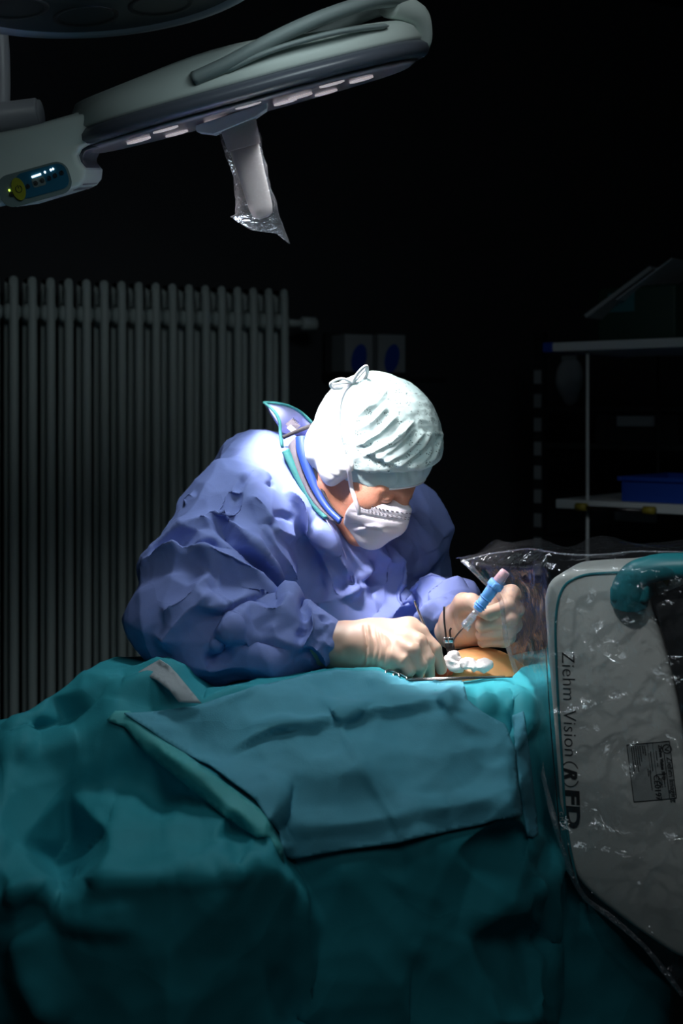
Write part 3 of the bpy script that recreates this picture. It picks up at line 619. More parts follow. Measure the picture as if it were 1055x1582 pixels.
# ------------------------------------------------------------------ drapes over the patient and the table
DP = [(-520, 1190, 1.62), (-200, 1150, 1.66), (0, 1128, 1.70), (22, 1119, 1.70), (75, 1074, 1.755), (130, 1032, 1.80), (190, 1034, 1.80), (222, 1026, 1.79), (240, 1021, 1.79), (268, 1036, 1.77), (310, 1084, 1.74),
      (60, 1105, 1.715), (120, 1068, 1.745), (190, 1078, 1.73), (255, 1060, 1.745), (180, 1050, 1.765),
      (60, 1126, 1.735), (105, 1118, 1.75), (150, 1100, 1.735), (200, 1096, 1.715), (250, 1094, 1.73),
      (330, 1076, 1.755), (400, 1056, 1.80), (480, 1042, 1.84), (520, 1034, 1.865), (585, 1034, 1.875), (640, 1049, 1.87), (700, 1048, 1.872), (790, 1046, 1.875), (806, 1030, 1.90), (900, 1022, 1.93), (1055, 1018, 1.95), (1560, 1010, 2.0),
      # crest and the fall of the blue overlay
      (360, 1122, 1.715), (440, 1112, 1.715), (530, 1108, 1.715), (690, 1082, 1.735), (500, 1075, 1.79), (590, 1072, 1.795), (660, 1066, 1.80),
      (440, 1128, 1.713), (530, 1126, 1.715), (690, 1098, 1.738), (330, 1160, 1.680), (450, 1200, 1.645), (560, 1190, 1.655), (640, 1190, 1.668), (690, 1230, 1.64), (780, 1170, 1.70), (600, 1250, 1.615),
      (430, 1285, 1.585), (520, 1280, 1.588), (620, 1270, 1.595), (790, 1235, 1.625), (450, 1310, 1.577), (620, 1292, 1.588), (800, 1256, 1.622),
      (445, 1328, 1.575), (620, 1303, 1.587), (803, 1262, 1.622), (535, 1345, 1.555), (700, 1320, 1.58), (620, 1450, 1.560), (450, 1582, 1.530), (620, 1700, 1.55), (800, 1400, 1.60), (780, 1582, 1.56), (720, 1450, 1.575), (500, 1430, 1.55),
      # right, near the wound and behind the film
      (730, 1052, 1.86), (738, 1100, 1.745), (772, 1085, 1.79), (815, 1072, 1.83), (800, 1110, 1.765), (792, 1130, 1.76), (815, 1120, 1.735), (826, 1120, 1.75), (808, 1290, 1.665), (822, 1292, 1.655), (832, 1290, 1.68), (848, 1290, 1.80), (845, 1120, 1.86), (838, 1582, 1.62), (860, 1582, 1.76), (862, 1450, 1.79),
      (930, 1060, 1.90), (900, 1300, 1.84), (1055, 1100, 1.86), (1055, 1400, 1.84), (950, 1582, 1.80), (1560, 1100, 1.95), (1560, 1582, 1.85),
      # left: fold ridge, the light facet that slopes out, the dark recess
      (188, 1108, 1.695), (235, 1143, 1.655), (300, 1195, 1.595), (360, 1248, 1.54), (415, 1282, 1.505), (425, 1300, 1.505),
      (172, 1112, 1.69), (225, 1160, 1.655), (290, 1213, 1.60), (350, 1262, 1.545), (396, 1292, 1.508),
      (235, 1180, 1.662), (290, 1232, 1.618), (355, 1280, 1.570), (182, 1206, 1.655), (215, 1215, 1.652), (208, 1155, 1.668), (250, 1238, 1.648), (330, 1305, 1.50), (360, 1322, 1.475), (385, 1315, 1.49),
      (168, 1285, 1.525), (155, 1358, 1.405), (260, 1355, 1.400), (365, 1352, 1.412), (400, 1335, 1.45), (250, 1290, 1.525),
      (150, 1374, 1.405), (260, 1372, 1.402), (365, 1368, 1.412), (430, 1345, 1.47), (95, 1390, 1.425),
      (130, 1140, 1.685), (60, 1160, 1.66), (15, 1150, 1.66), (35, 1190, 1.63), (100, 1200, 1.655), (140, 1180, 1.66), (35, 1215, 1.61), (105, 1225, 1.65), (150, 1220, 1.655), (85, 1336, 1.63), (110, 1300, 1.645), (30, 1300, 1.55), (0, 1250, 1.56),
      (0, 1338, 1.46), (60, 1362, 1.425), (15, 1372, 1.41), (0, 1395, 1.42), (-200, 1300, 1.55), (-520, 1300, 1.55), (-520, 1800, 1.5), (-200, 1500, 1.47), (25, 1440, 1.43), (40, 1520, 1.42), (100, 1582, 1.40), (-20, 1582, 1.45),
      (150, 1480, 1.392), (260, 1480, 1.385), (260, 1640, 1.385), (400, 1480, 1.45), (425, 1582, 1.46), (1560, 2100, 1.8), (-520, 2100, 1.5), (450, 2100, 1.52)]
dmap = depthmap(DP)
TOPL = [(-500, 1188), (-200, 1151), (0, 1129), (22, 1120), (75, 1075), (130, 1033), (190, 1035), (222, 1027), (240, 1022), (268, 1037), (310, 1084), (330, 1077), (400, 1057), (480, 1043), (520, 1035), (585, 1035), (640, 1050), (700, 1049), (790, 1047), (806, 1031), (900, 1023), (1055, 1019), (1540, 1011)]
xs = np.arange(-480, 1500, 5.0); ytop = np.interp(xs, [p[0] for p in TOPL], [p[1] for p in TOPL])
nr = 130; vv = np.linspace(0, 1, nr) ** 1.25
YY = ytop[None, :] + (1990 - ytop[None, :]) * vv[:, None]; XX = np.broadcast_to(xs, YY.shape)
DD = dmap(XX, YY)
for _ in range(2):
    D2 = DD.copy(); D2[1:-1, 1:-1] = .5 * DD[1:-1, 1:-1] + .125 * (DD[:-2, 1:-1] + DD[2:, 1:-1] + DD[1:-1, :-2] + DD[1:-1, 2:]); DD = D2
DD0 = DD
def dsurf(X, Y):
    """distance of the drape's surface (bilinear in the grid)"""
    X = np.asarray(X, float); Y = np.asarray(Y, float); i = np.clip((X - xs[0]) / 5.0, 0, len(xs) - 1.001); i0 = i.astype(int); a = i - i0
    def col(c):
        s = np.clip((Y - ytop[c]) / (1990 - ytop[c]), 0, 1) ** (1 / 1.25) * (nr - 1); s = np.clip(s, 0, nr - 1.001); j = s.astype(int); b = s - j; return DD0[j, c] * (1 - b) + DD0[j + 1, c] * b
    return col(i0) * (1 - a) + col(i0 + 1) * a
G = np.stack([(XX - CX) * DD / F, DD, HC + (HY - YY) * DD / F], -1)
back = []
inw = np.exp(-((xs - 735) / 70) ** 4)
for dd_, dz_ in ((.012, -.002), (.05, -.008), (.12, -.015), (.24, -.03), (.31, -.07), (.33, -.3), (.34, -.7)):
    b = G[0].copy(); b[:, 1] += dd_; b[:, 2] += dz_ - .05 * inw * min(1, dd_ / .03); b[:, 2] = np.maximum(b[:, 2], .06); back.append(b)
A = np.concatenate([np.array(back[::-1]), G]); nb = len(back); R_, C_ = A.shape[:2]
A[..., 2] = np.maximum(A[..., 2], .03)
V = A.reshape(-1, 3); ii, jj = np.meshgrid(np.arange(R_ - 1), np.arange(C_ - 1), indexing='ij'); ii, jj = ii.ravel(), jj.ravel()
Q = np.stack([ii * C_ + jj, (ii + 1) * C_ + jj, (ii + 1) * C_ + jj + 1, ii * C_ + jj + 1], 1)
if np.cross(V[Q[9000, 2]] - V[Q[9000, 0]], V[Q[9000, 3]] - V[Q[9000, 1]])[1] > 0: Q = Q[:, ::-1]
dst = [([(15, 1132), (35, 1125), (33, 1180)], .010, .03, .02), ([(130, 1040), (175, 1060), (255, 1055)], .008, .03, .02), ([(300, 1030), (230, 1055), (190, 1085)], .006, .02, .02),
       ([(190, 1150), (183, 1205), (150, 1290), (84, 1336)], -.008, .02, .03), ([(275, 1360), (320, 1330), (350, 1300)], .006, .02, .02), ([(355, 1322), (375, 1318), (360, 1350)], -.008, .012, .012), ([(330, 1330), (362, 1352), (400, 1318)], .008, .012, .02),
       ([(0, 1395), (60, 1372), (150, 1365), (240, 1360)], .012, .02, .05), ([(25, 1430), (45, 1500), (90, 1582)], .018, .05, .05), ([(90, 1380), (110, 1420), (210, 1440)], .010, .02, .04),
       ([(460, 1340), (470, 1450), (462, 1600)], .008, .02, .03), ([(620, 1300), (640, 1330), (610, 1380)], .006, .03, .03), ([(640, 1470), (632, 1560), (640, 1640)], -.010, .03, .03),
       ([(822, 1295), (826, 1420), (830, 1600)], .014, .008, .025), ([(860, 1300), (850, 1400), (852, 1520)], .012, .04, .03), ([(800, 1270), (740, 1340), (700, 1450)], -.012, .06, .05),
       ([(775, 1055), (800, 1075), (812, 1110)], .008, .012, .012), ([(735, 1090), (775, 1080), (815, 1068)], .004, .01, .01), ([(740, 1062), (752, 1080), (745, 1110)], .006, .012, .012)]
V = sculpt(V, Q, dst)
N = vnormals(V, Q); V = V + N * (cells(V, 7, 2, 0) * .022 + cells(V, 17, 3, 0) * .006 + noise3(V, 26, 4) * .0008)[:, None]
drape = obj('surgical_drape', (V, Q), M['drape'], loc=(0, 1.8, 0.03), label='large teal drape hanging over the patient and table down to the floor', category='drape')
sm = drape.modifiers.new('thick', 'SOLIDIFY'); sm.thickness = .0025; sm.offset = -1
# parts of it: the light folded edge, the paper-lined corner, the tape strip
def cling(poly, step, off, extra=None):
    def f(X, Y): return dsurf(X, Y) - off - (extra(X, Y) if extra is not None else 0)
    v, q = relief(poly, step, f); return v, q
bv = caster(V, Q)
def cling2(poly, step, off, bulge=None):
    """sheet laid on the finished drape"""
    v, q = relief(poly, step, dsurf); c = np.array([0, 0, HC])
    for i in range(len(v)):
        d = v[i] - c; dist = np.linalg.norm(d); d /= dist; r = bv.ray_cast(Vector(c), Vector(d)); s = r[3] if r[0] is not None and abs(r[3] - dist) < .05 else dist
        v[i] = c + d * (s - off - (bulge[i] if bulge is not None else 0))
    return v, q
def thick(o, t=.002):
    m_ = o.modifiers.new('thick', 'SOLIDIFY'); m_.thickness = t; m_.offset = -1; return o
thick(obj('folded_edge', cling2([(165, 1112), (178, 1098), (200, 1098), (240, 1128), (305, 1178), (370, 1225), (405, 1252), (425, 1280), (438, 1310), (440, 1335), (418, 1292), (395, 1293), (350, 1264), (290, 1215), (225, 1163), (192, 1122)], 7, .006), M['edge'], drape, label='lighter turquoise folded edge'))
thick(obj('paper_lining', relief([(214, 1038), (232, 1027), (246, 1019), (262, 1029), (273, 1040), (296, 1068), (311, 1086), (276, 1084), (262, 1066), (242, 1050)], 6, lambda X, Y: dsurf(X, Y) - .024), M['lining'], drape, label='greyish white paper lining'))
tp = cling2([(791, 1105), (808, 1098), (818, 1160), (826, 1230), (832, 1288), (824, 1294), (816, 1292), (806, 1230), (797, 1160)], 5, .006)
tp[0][:, 1] -= np.maximum(0, np.sin(tp[0][:, 2] * 200)) * .002
thick(obj('tape_strip', tp, M['overlay'], drape, label='quilted blue tape strip'))
# the overlay sheet with its straight hem
OV = [(300, 1090), (330, 1079), (400, 1059), (480, 1045), (520, 1037), (585, 1037), (615, 1044), (640, 1052), (715, 1051), (722, 1078), (745, 1098), (778, 1120), (797, 1160), (806, 1258), (700, 1280), (620, 1301), (530, 1312), (452, 1326), (445, 1322), (432, 1285), (395, 1234), (330, 1187), (250, 1137), (193, 1100), (240, 1096)]
ov, oq = cling2(OV, 5, .010)
oq4 = oq
ost = [([(350, 1165), (420, 1128), (480, 1122), (550, 1104), (640, 1092), (720, 1078)], .010, .010, .03), ([(355, 1168), (425, 1133), (520, 1118)], -.005, .008, .004),
       ([(470, 1060), (500, 1085), (530, 1118)], .006, .015, .02), ([(525, 1120), (570, 1200), (625, 1295)], .004, .010, .006), ([(200, 1108), (270, 1105), (340, 1085), (400, 1062)], .003, .008, .010),
       ([(430, 1282), (520, 1276), (620, 1262), (800, 1228)], .007, .014, .03), ([(700, 1060), (690, 1085), (720, 1120), (760, 1130)], .006, .012, .02),
       ([(560, 1045), (600, 1062), (680, 1060)], .006, .010, .02), ([(720, 1140), (740, 1180), (790, 1190)], .005, .02, .02), ([(400, 1190), (430, 1230), (440, 1270)], .006, .03, .03)]
ov = sculpt(ov, oq4, ost); N = vnormals(ov, oq4); ov = ov + N * (cells(ov, 11, 8, 0) * .010 + noise3(ov, 45, 9) * .0006)[:, None]
ov[:, 1] -= .003
thick(obj('overlay_drape', (ov, oq), M['overlay'], loc=(0, 1.75, .7), label='blue overlay sheet with a straight hem laid over the teal drape below the gloved hand', category='drape'), .0018)
# the patient beneath, bare skin showing only at the wound
zc = .945
S = Sdf((-1.15, 1.75, zc - .16), (.98, 2.25, zc + .18), .008)
for a, b, r1, r2, k in (((-.10, 1.99, zc), (.40, 1.99, zc), .095, .10, .02), ((-.10, 1.93, zc - .02), (-.50, 1.92, zc - .06), .08, .055, .03), ((-.10, 2.05, zc - .02), (-.50, 2.06, zc - .06), .08, .055, .03),
                        ((-.50, 1.92, zc - .06), (-1.00, 1.91, zc - .075), .055, .035, .02), ((-.50, 2.06, zc - .06), (-1.00, 2.07, zc - .075), .055, .035, .02), ((-1.00, 1.91, zc - .075), (-1.04, 1.90, zc - .01), .035, .022, .02), ((-1.00, 2.07, zc - .075), (-1.04, 2.08, zc - .01), .035, .022, .02),
                        ((.40, 1.99, zc), (.58, 1.99, zc), .09, .05, .04), ((.40, 1.94, zc - .03), (.05, 1.90, zc - .05), .045, .035, .02), ((.40, 2.06, zc - .03), (.05, 2.10, zc - .05), .045, .035, .02)):
    S.add(S.cone(a, b, r1, r2), k)
S.add(S.ell((.69, 2.01, zc + .0), (.11, .078, .09)), .02); S.add(S.ell((.70, 2.01, zc + .085), (.02, .014, .02)), .02)
S.add(S.ell((.215, 2.015, zc + .070), (.085, .075, .072)), .03)
pv, pq = S.mesh(); pv = relax(pv, pq, 2)
pat = obj('person', (pv, pq), M['iodine'], loc=(.1, 2.0, zc - .1), label='patient lying covered by drapes, a small orange-stained patch of skin showing by the gloved hands', category='person')
# operating table that carries them
tb = thing('operating_table', 'operating table hidden under the drapes, carrying the patient', 'table', (-.1, 2.0, 0))
obj('pad', boxg((-.08, 2.02, .80), (2.1, .32, .07), bev=.02), M['cushion'], tb); obj('top', boxg((-.08, 2.02, .745), (2.06, .30, .035), bev=.006), M['steel'], tb)
obj('column', boxg((-.05, 2.02, .40), (.30, .22, .66), bev=.03), M['steel'], tb); obj('base', boxg((-.05, 2.02, .04), (.9, .30, .08), bev=.02), M['steel'], tb)

# ------------------------------------------------------------------ x-ray detector head in its clear film cover
PO = W(842, 1000, 1.78); PX = np.array([.93, -.367, 0]); PZ = np.array([-.035, .0, 1.]); PN = np.cross(PX, PZ); PN /= np.linalg.norm(PN); PZ = np.cross(PN, PX)
if PN[1] > 0: PN = -PN            # towards the camera
def pl(px, py, off=0.0):
    v = W(px, py, 1.0) - np.array([0, 0, HC]); t = ((PO + PN * off - np.array([0, 0, HC])) @ PN) / (v @ PN); return np.array([0, 0, HC]) + v * t
def pdist(X, Y):
    v = np.stack([(np.asarray(X) - CX) / F, np.ones(np.shape(X)), (HY - np.asarray(Y)) / F], -1); return ((PO - np.array([0, 0, HC])) @ PN) / (v @ PN)
det = thing('xray_detector', 'pale grey x-ray detector head with teal handle under a clear film cover', 'medical device', pl(950, 1400))
body = [(840, 940), (842, 915), (850, 898), (866, 887), (890, 882), (960, 878), (1003, 876), (1003, 935), (1020, 985), (1040, 1060), (1062, 1180), (1085, 1330), (1090, 1478), (1055, 1482), (1010, 1456), (950, 1413), (910, 1380), (888, 1352), (873, 1310), (864, 1250), (855, 1130), (845, 1010)]
def outl(pts, off=0.0): return [pl(*p, off) for p in pts]
sm_body = [tuple(p) for p in body]
o = obj('housing', slab(smoothline(outl(body), 4, closed=True), PN, .13, .010), M['carm'], det, fix=True)
pin = [(1003, 883), (940, 885), (905, 888), (880, 898), (868, 912), (861, 935), (858, 970), (859, 1010), (862, 1080), (867, 1160), (872, 1240), (879, 1300), (892, 1368)]
obj('accent_stripe', tube(smoothline([pl(*p, .001) for p in pin], 5), .0018, 8), M['teal'], det)
obj('edge_line', tube(smoothline([pl(*p, .0008) for p in ((843, 1000), (849, 1100), (858, 1210), (866, 1300))], 5), .0009, 6), M['ink'], det)
obj('corner_field', prism(outl([(857, 1220), (873, 1262), (877, 1312), (886, 1358), (874, 1345), (862, 1300)], .0006), -PN * .0012), M['teal'], det, smooth=False)
hb = [pl(972, 931, .004), pl(973, 912, .010), pl(985, 889, .016), pl(1015, 877, .018), pl(1060, 874, .018), pl(1160, 872, .018)]
obj('handle', tube(smoothline(hb, 7), np.interp(np.arange(36), [0, 8, 18, 35], [.0275, .027, .0195, .0175]), 18, flat=.9), M['teal'], det, label='teal curved grip')
obj('handle_foot', prism(outl([(941, 905), (1002, 903), (1002, 932), (941, 932)], .030), -PN * .05, bev=.006), M['teal'], det)
o = obj('side_recess', prism(outl([(1006, 925), (1060, 900), (1180, 900), (1180, 1470), (1100, 1470), (1090, 1320), (1066, 1170), (1044, 1058), (1024, 985)], -.006), -PN * .10, bev=.004), M['recess'], det)
obj('side_panel', prism(outl([(1008, 892), (1160, 884), (1160, 940), (1020, 938)], -.008), -PN * .08, bev=.006), M['carm'], det)
obj('display_strip', prism(outl([(1034, 960), (1055, 958), (1092, 1090), (1075, 1095)], -.016), -PN * .01, bev=.001), M['blue'], det, smooth=False)
ws = obj('warning_mark', prism(outl([(1018, 893), (1036, 891), (1031, 906)], -.006), -PN * .002), M['yellow'], det, smooth=False)
obj('lower_arm', join(prism(outl([(1040, 1470), (1150, 1470), (1150, 1640), (1030, 1640), (1034, 1540)], -.03), -PN * .12, bev=.01)), M['recess'], det)
obj('stand_column', boxg((pl(1130, 1600, -.1)[0] + .1, pl(1130, 1600, -.1)[1] + .05, .36), (.16, .18, .70), bev=.02), M['carm'], det)
obj('stand_base', boxg((pl(1130, 1600, -.1)[0] + .15, pl(1130, 1600, -.1)[1] + .1, .05), (.5, .3, .10), bev=.03), M['carm'], det)
def text(s, at, size, m, parent, down, up, name='lettering', ext=.0004, bold=0.0, shear=0.0, spacing=1.0, sx=1.0):
    c = bpy.data.curves.new(name, 'FONT'); c.body = s; c.size = size; c.extrude = ext; c.offset = bold; c.shear = shear; c.space_character = spacing; c.resolution_u = 3
    t = bpy.data.objects.new('t', c); COL.objects.link(t); dg = bpy.context.evaluated_depsgraph_get(); me = bpy.data.meshes.new_from_object(t.evaluated_get(dg)); bpy.data.objects.remove(t)
    X = np.array(down) / np.linalg.norm(down); Y = np.array(up) - X * (np.array(up) @ X); Y /= np.linalg.norm(Y); Z = np.cross(X, Y)
    V = np.array([v.co[:] for v in me.vertices]) @ np.array([X * sx, Y, Z]) + at; Fc = [tuple(p.vertices) for p in me.polygons]; bpy.data.meshes.remove(me)
    return obj(name, (V, Fc), m, parent, smooth=False)
dn = lambda a, b: pl(*b) - pl(*a)
px1 = F / float(pdist(870, 1100))      # pixels per metre there
# words run downwards; letters' tops point right
D_, U_ = dn((869, 1010), (876, 1250)), PX
text('Ziehm', pl(867.5, 1006, .0006), 29 / px1, M['ink'], det, D_, U_, spacing=1.02, bold=-.0004)
text('Vision', pl(870, 1096, .0006), 29 / px1, M['ink'], det, D_, U_, spacing=1.02, bold=-.0004)
rc = pl(880.5, 1196, .0008); Dn = D_ / np.linalg.norm(D_); Un = U_ - Dn * (U_ @ Dn); Un /= np.linalg.norm(Un)
text('R', rc - Dn * .0085 - Un * .0075, 27 / px1, M['ink'], det, D_, U_, bold=.0010, shear=.25)
for s in (1, -1):
    obj('bracket_mark', tube([rc + s * Dn * .017 * math.cos(t) + Un * .0125 * math.sin(t) for t in np.linspace(-1.05, 1.05, 14)], .0006, 6), M['ink'], det)
text('FD', pl(874, 1219, .0006), 29 / px1, M['ink'], det, D_, U_, bold=.0011, spacing=1.08, sx=1.65)
text('C M O S', pl(864, 1254, .0010), 8 / px1, M['carm'], det, dn((864, 1254), (870, 1300)), PX)
# type plate
tq = lambda u, v, off=.0008: pl(968 + u * 66 + v * 11, 1151 - u * 6 + v * 88, off)      # u across, v down
plate = obj('type_plate', prism([tq(*p, .0004) for p in ((0, 0), (1, 0), (1, 1), (0, 1))], -PN * .0008), M['panelrim'], det, smooth=False)
plate.data.materials[0] = mat('plate_grey', (.40, .42, .41), .5)
ln = lambda a, b, r=.0005: tube([tq(*a), tq(*b)], r, 6)
obj('plate_border', join(ln((0, 0), (1, 0)), ln((1, 0), (1, 1)), ln((1, 1), (0, 1)), ln((0, 1), (0, 0)), ln((.84, .2), (.84, 1)), ln((.60, .56), (.84, .56)), ln((.6, 0), (.6, 1), .0003), ln((.48, 0), (.48, .55), .0003)), M['ink'], plate)
dd2 = tq(.5, 1) - tq(.5, 0); uu2 = tq(1, .5) - tq(0, .5)
text('Ziehm Imaging', tq(.885, .27), 11.5 / px1, M['ink'], plate, dd2, uu2)
text('Ziehm Vision RFD', tq(.73, .05), 7 / px1, M['ink'], plate, dd2, uu2, bold=.0002)
text('CE0197', tq(.53, .56), 12 / px1, M['ink'], plate, dd2, uu2, bold=.0001)
text('21082', tq(.66, .62), 6 / px1, M['ink'], plate, dd2, uu2)
cc_ = tq(.92, .13); du, dv = uu2 / np.linalg.norm(uu2), dd2 / np.linalg.norm(dd2)
obj('plate_emblem', join(tube([cc_ + du * .0058 * math.cos(t) + dv * .0058 * math.sin(t) for t in np.linspace(0, 2 * PI, 24, endpoint=False)], .0007, 6, closed=True), tube([cc_ + du * .003 - dv * .003, cc_ - du * .002, cc_ + du * .003 + dv * .003, cc_ - du * .003 + dv * .001], .0006, 6)), M['ink'], plate)
lines = []
for k, (u, v0, v1) in enumerate(((.10, .05, .46), (.15, .03, .40), (.20, .03, .48), (.25, .04, .36), (.30, .04, .30), (.36, .04, .16), (.41, .04, .20), (.53, .15, .48), (.66, .15, .30), (.66, .36, .42), (.42, .45, .58), (.46, .48, .80), (.77, .62, .78))):
    for s in np.arange(v0, v1, .035): lines.append(ln((u, s), (u, s + .028), .0006))
obj('small_print', join(*lines), M['ink'], plate)['kind'] = 'stuff'

# the film: a bag drawn over the detector, its open corner reaching towards the surgeon's hand
FL = [(712, 868), (750, 857), (790, 851), (820, 848), (872, 856), (925, 857), (985, 852), (1060, 853), (1190, 852), (1190, 1600), (1075, 1600), (1052, 1540), (1020, 1500), (990, 1462), (940, 1420), (900, 1388), (876, 1345), (862, 1300), (850, 1262), (838, 1210), (825, 1150), (815, 1105), (800, 1060), (786, 1015), (777, 985), (774, 950), (768, 925), (745, 900), (725, 880)]
FLe = np.array(FL[19:] + FL[:1], float)
def fdep(X, Y):
    xe = np.interp(Y, np.array([p[1] for p in FL[:12:-1]] + [])[::1] if False else sorted(p[1] for p in FL[14:]), [p[0] for p in sorted(FL[14:], key=lambda p: p[1])])
    base = pdist(np.maximum(X, 835), Y) - .040; t = np.clip((845 - X) / np.maximum(845 - np.minimum(xe, 800), 8), 0, 1)
    return base + (1.93 - base) * t ** .9 + np.clip((880 - Y) / 30, 0, 1) * .05
fv, fq = relief(FL, 4.2, fdep)
n1 = crumple(fv * np.array([1, .6, 1]), 11, 21, 4); n2 = crumple(fv, 30, 31, 2)
fst = [([(715, 868), (790, 880), (872, 872), (1000, 858)], .006, .006, .010), ([(872, 856), (862, 950), (845, 1010)], .006, .006, .01), ([(800, 1010), (830, 975), (850, 930)], .005, .006, .006), ([(826, 1120), (880, 1100), (940, 1085), (1000, 1060)], .007, .008, .010),
       ([(850, 1105), (905, 1095), (888, 1112)], .008, .012, .012), ([(968, 1112), (990, 1095), (1010, 1080)], .010, .012, .012), ([(872, 1310), (960, 1320), (1055, 1345)], .005, .008, .01), ([(930, 1360), (960, 1330), (1000, 1300), (1055, 1230)], .005, .008, .008), ([(1000, 1380), (1030, 1330), (1055, 1320)], .005, .008, .008),
       ([(900, 1000), (960, 940), (1020, 890)], .006, .01, .01), ([(940, 1060), (985, 1000), (1030, 950)], .005, .008, .01), ([(780, 890), (800, 935), (815, 960)], .005, .005, .006), ([(740, 858), (735, 875), (745, 890)], .005, .005, .006), ([(800, 1050), (820, 1000), (818, 1080)], .005, .006, .006), ([(945, 1180), (985, 1150), (1050, 1140)], .004, .006, .006), ([(850, 1400), (900, 1320), (950, 1290)], .004, .006, .006)]
fv[:, 1] -= cells(fv * np.array([1, .6, 1.]), 11, 5, .03) * .030 + cells(fv * np.array([1., .6, .8]), 36, 6, .03) * .011 + n2 * .001
fv = sculpt(fv, fq, fst)
bagT = thing('film_cover', 'clear crinkled plastic film drawn over the x-ray detector', 'cover', pl(900, 1380, .03))
obj('front_sheet', (fv, fq), M['film'], bagT)
# the sheet that goes back over the top, and the far side
tp_ = [W(px, py, float(fdep(np.array([float(px)]), np.array([float(py)]))[0])) for px, py in FL[:9]]
bk = [p + np.array([.0, .10 + .14 * min(1, i / 3), -.004 - .012 * (i % 2)]) for i, p in enumerate(tp_)]
A_, B_ = smoothline(tp_, 8), smoothline(bk, 8)
G2 = np.stack([A_ + (B_ - A_) * t for t in np.linspace(0, 1, 12)], 0); G2[1:, :, 2] += crumple(G2[1:].reshape(-1, 3), 16, 41).reshape(11, -1) * .005
k2 = G2.shape[1]; q2 = [(i * k2 + j, i * k2 + j + 1, (i + 1) * k2 + j + 1, (i + 1) * k2 + j) for i in range(11) for j in range(k2 - 1)]
obj('top_sheet', (G2.reshape(-1, 3), q2), M['film'], bagT)
ed = [W(px, py, float(fdep(np.array([float(px)]), np.array([float(py)]))[0]) - .002) for px, py in FL[11:] + FL[:1]]
ed2 = []
for i, p in enumerate(ed):
    t = ed[min(i + 1, len(ed) - 1)] - ed[max(i - 1, 0)]; n_ = np.array([-t[2], 0, t[0]]); n_ *= (1 if n_[0] + .6 * n_[2] > 0 else -1) / (np.linalg.norm(n_) + 1e-9); ed2.append(p + n_ * (.008 if i % 2 else .006) + np.array([0, -.001, 0]))
obj('hem', ribbon(ed, ed2, .0008, 6), M['filmedge'], bagT)
obj('top_fold', tube(smoothline(tp_, 6), .0012, 6), M['filmedge'], bagT)

# ------------------------------------------------------------------ the surgeon
surg = thing('person', 'surgeon in blue gown, lace cap and white mask bending over the wound with an instrument', 'person', W(400, 1000, 2.4) * np.array([1, 1, 0]))
# head, in its own axes: right, forward, up
HCn = W(575, 704, 2.13)
f_ = np.array([.62, -.40, -.67]); f_ /= np.linalg.norm(f_); u_ = np.array([.57, -.36, .74]); u_ -= f_ * (u_ @ f_); u_ /= np.linalg.norm(u_); r_ = np.cross(f_, u_)
RH = np.array([r_, f_, u_])
toW = lambda p: np.asarray(p) @ RH + HCn
toL = lambda p: (np.asarray(p) - HCn) @ RH.T
nb = toL(W(462, 770, 2.22))
S = Sdf((-.20, -.26, -.24), (.17, .15, .13), .0026)
S.add(S.ell((0, -.012, .022), (.074, .095, .086)), .01); S.add(S.ell((0, .030, -.04), (.060, .062, .082)), .02)
for s in (-1, 1):
    S.add(S.cone((s * .050, -.005, -.075), (s * .012, .070, -.112), .020, .018), .02); S.add(S.ell((s * .040, .055, -.038), (.026, .028, .026)), .02)
    S.add(S.cone((s * .012, .083, -.004), (s * .046, .068, -.006), .010, .008), .012)
S.add(S.cone((0, .075, -.098), (0, .060, -.100), .018, .02), .02)
for s in (-1, 1): S.sub(S.ell((s * .031, .094, -.016), (.017, .016, .012)), .012)
for s in (-1, 1): S.add(S.ell((s * .031, .076, -.017), (.0135, .0125, .012)), .003)
S.add(S.cone((0, .088, -.006), (0, .108, -.043), .008, .012), .012)
for s in (-1, 1): S.add(S.ell((s * .011, .098, -.048), (.009, .011, .008)), .006)
S.add(S.cone((-.02, .086, -.073), (.02, .086, -.073), .007, .007), .008); S.add(S.cone((-.016, .084, -.083), (.016, .084, -.083), .007, .007), .006)
for s in (-1, 1):
    S.add(S.ell((s * .074, -.004, -.018), (.010, .020, .032)), .006); S.sub(S.ell((s * .086, .0, -.016), (.007, .011, .018)), .006)
S.add(S.cone((0, -.03, -.05), nb, .062, .050), .03); S.add(S.cone(nb, nb + np.array([0, -.05, -.05]), .05, .06), .03)
hv, hq = S.mesh(); hv = relax(hv, hq, 2)
obj('body', (toW(hv), hq), M['skin'], surg)
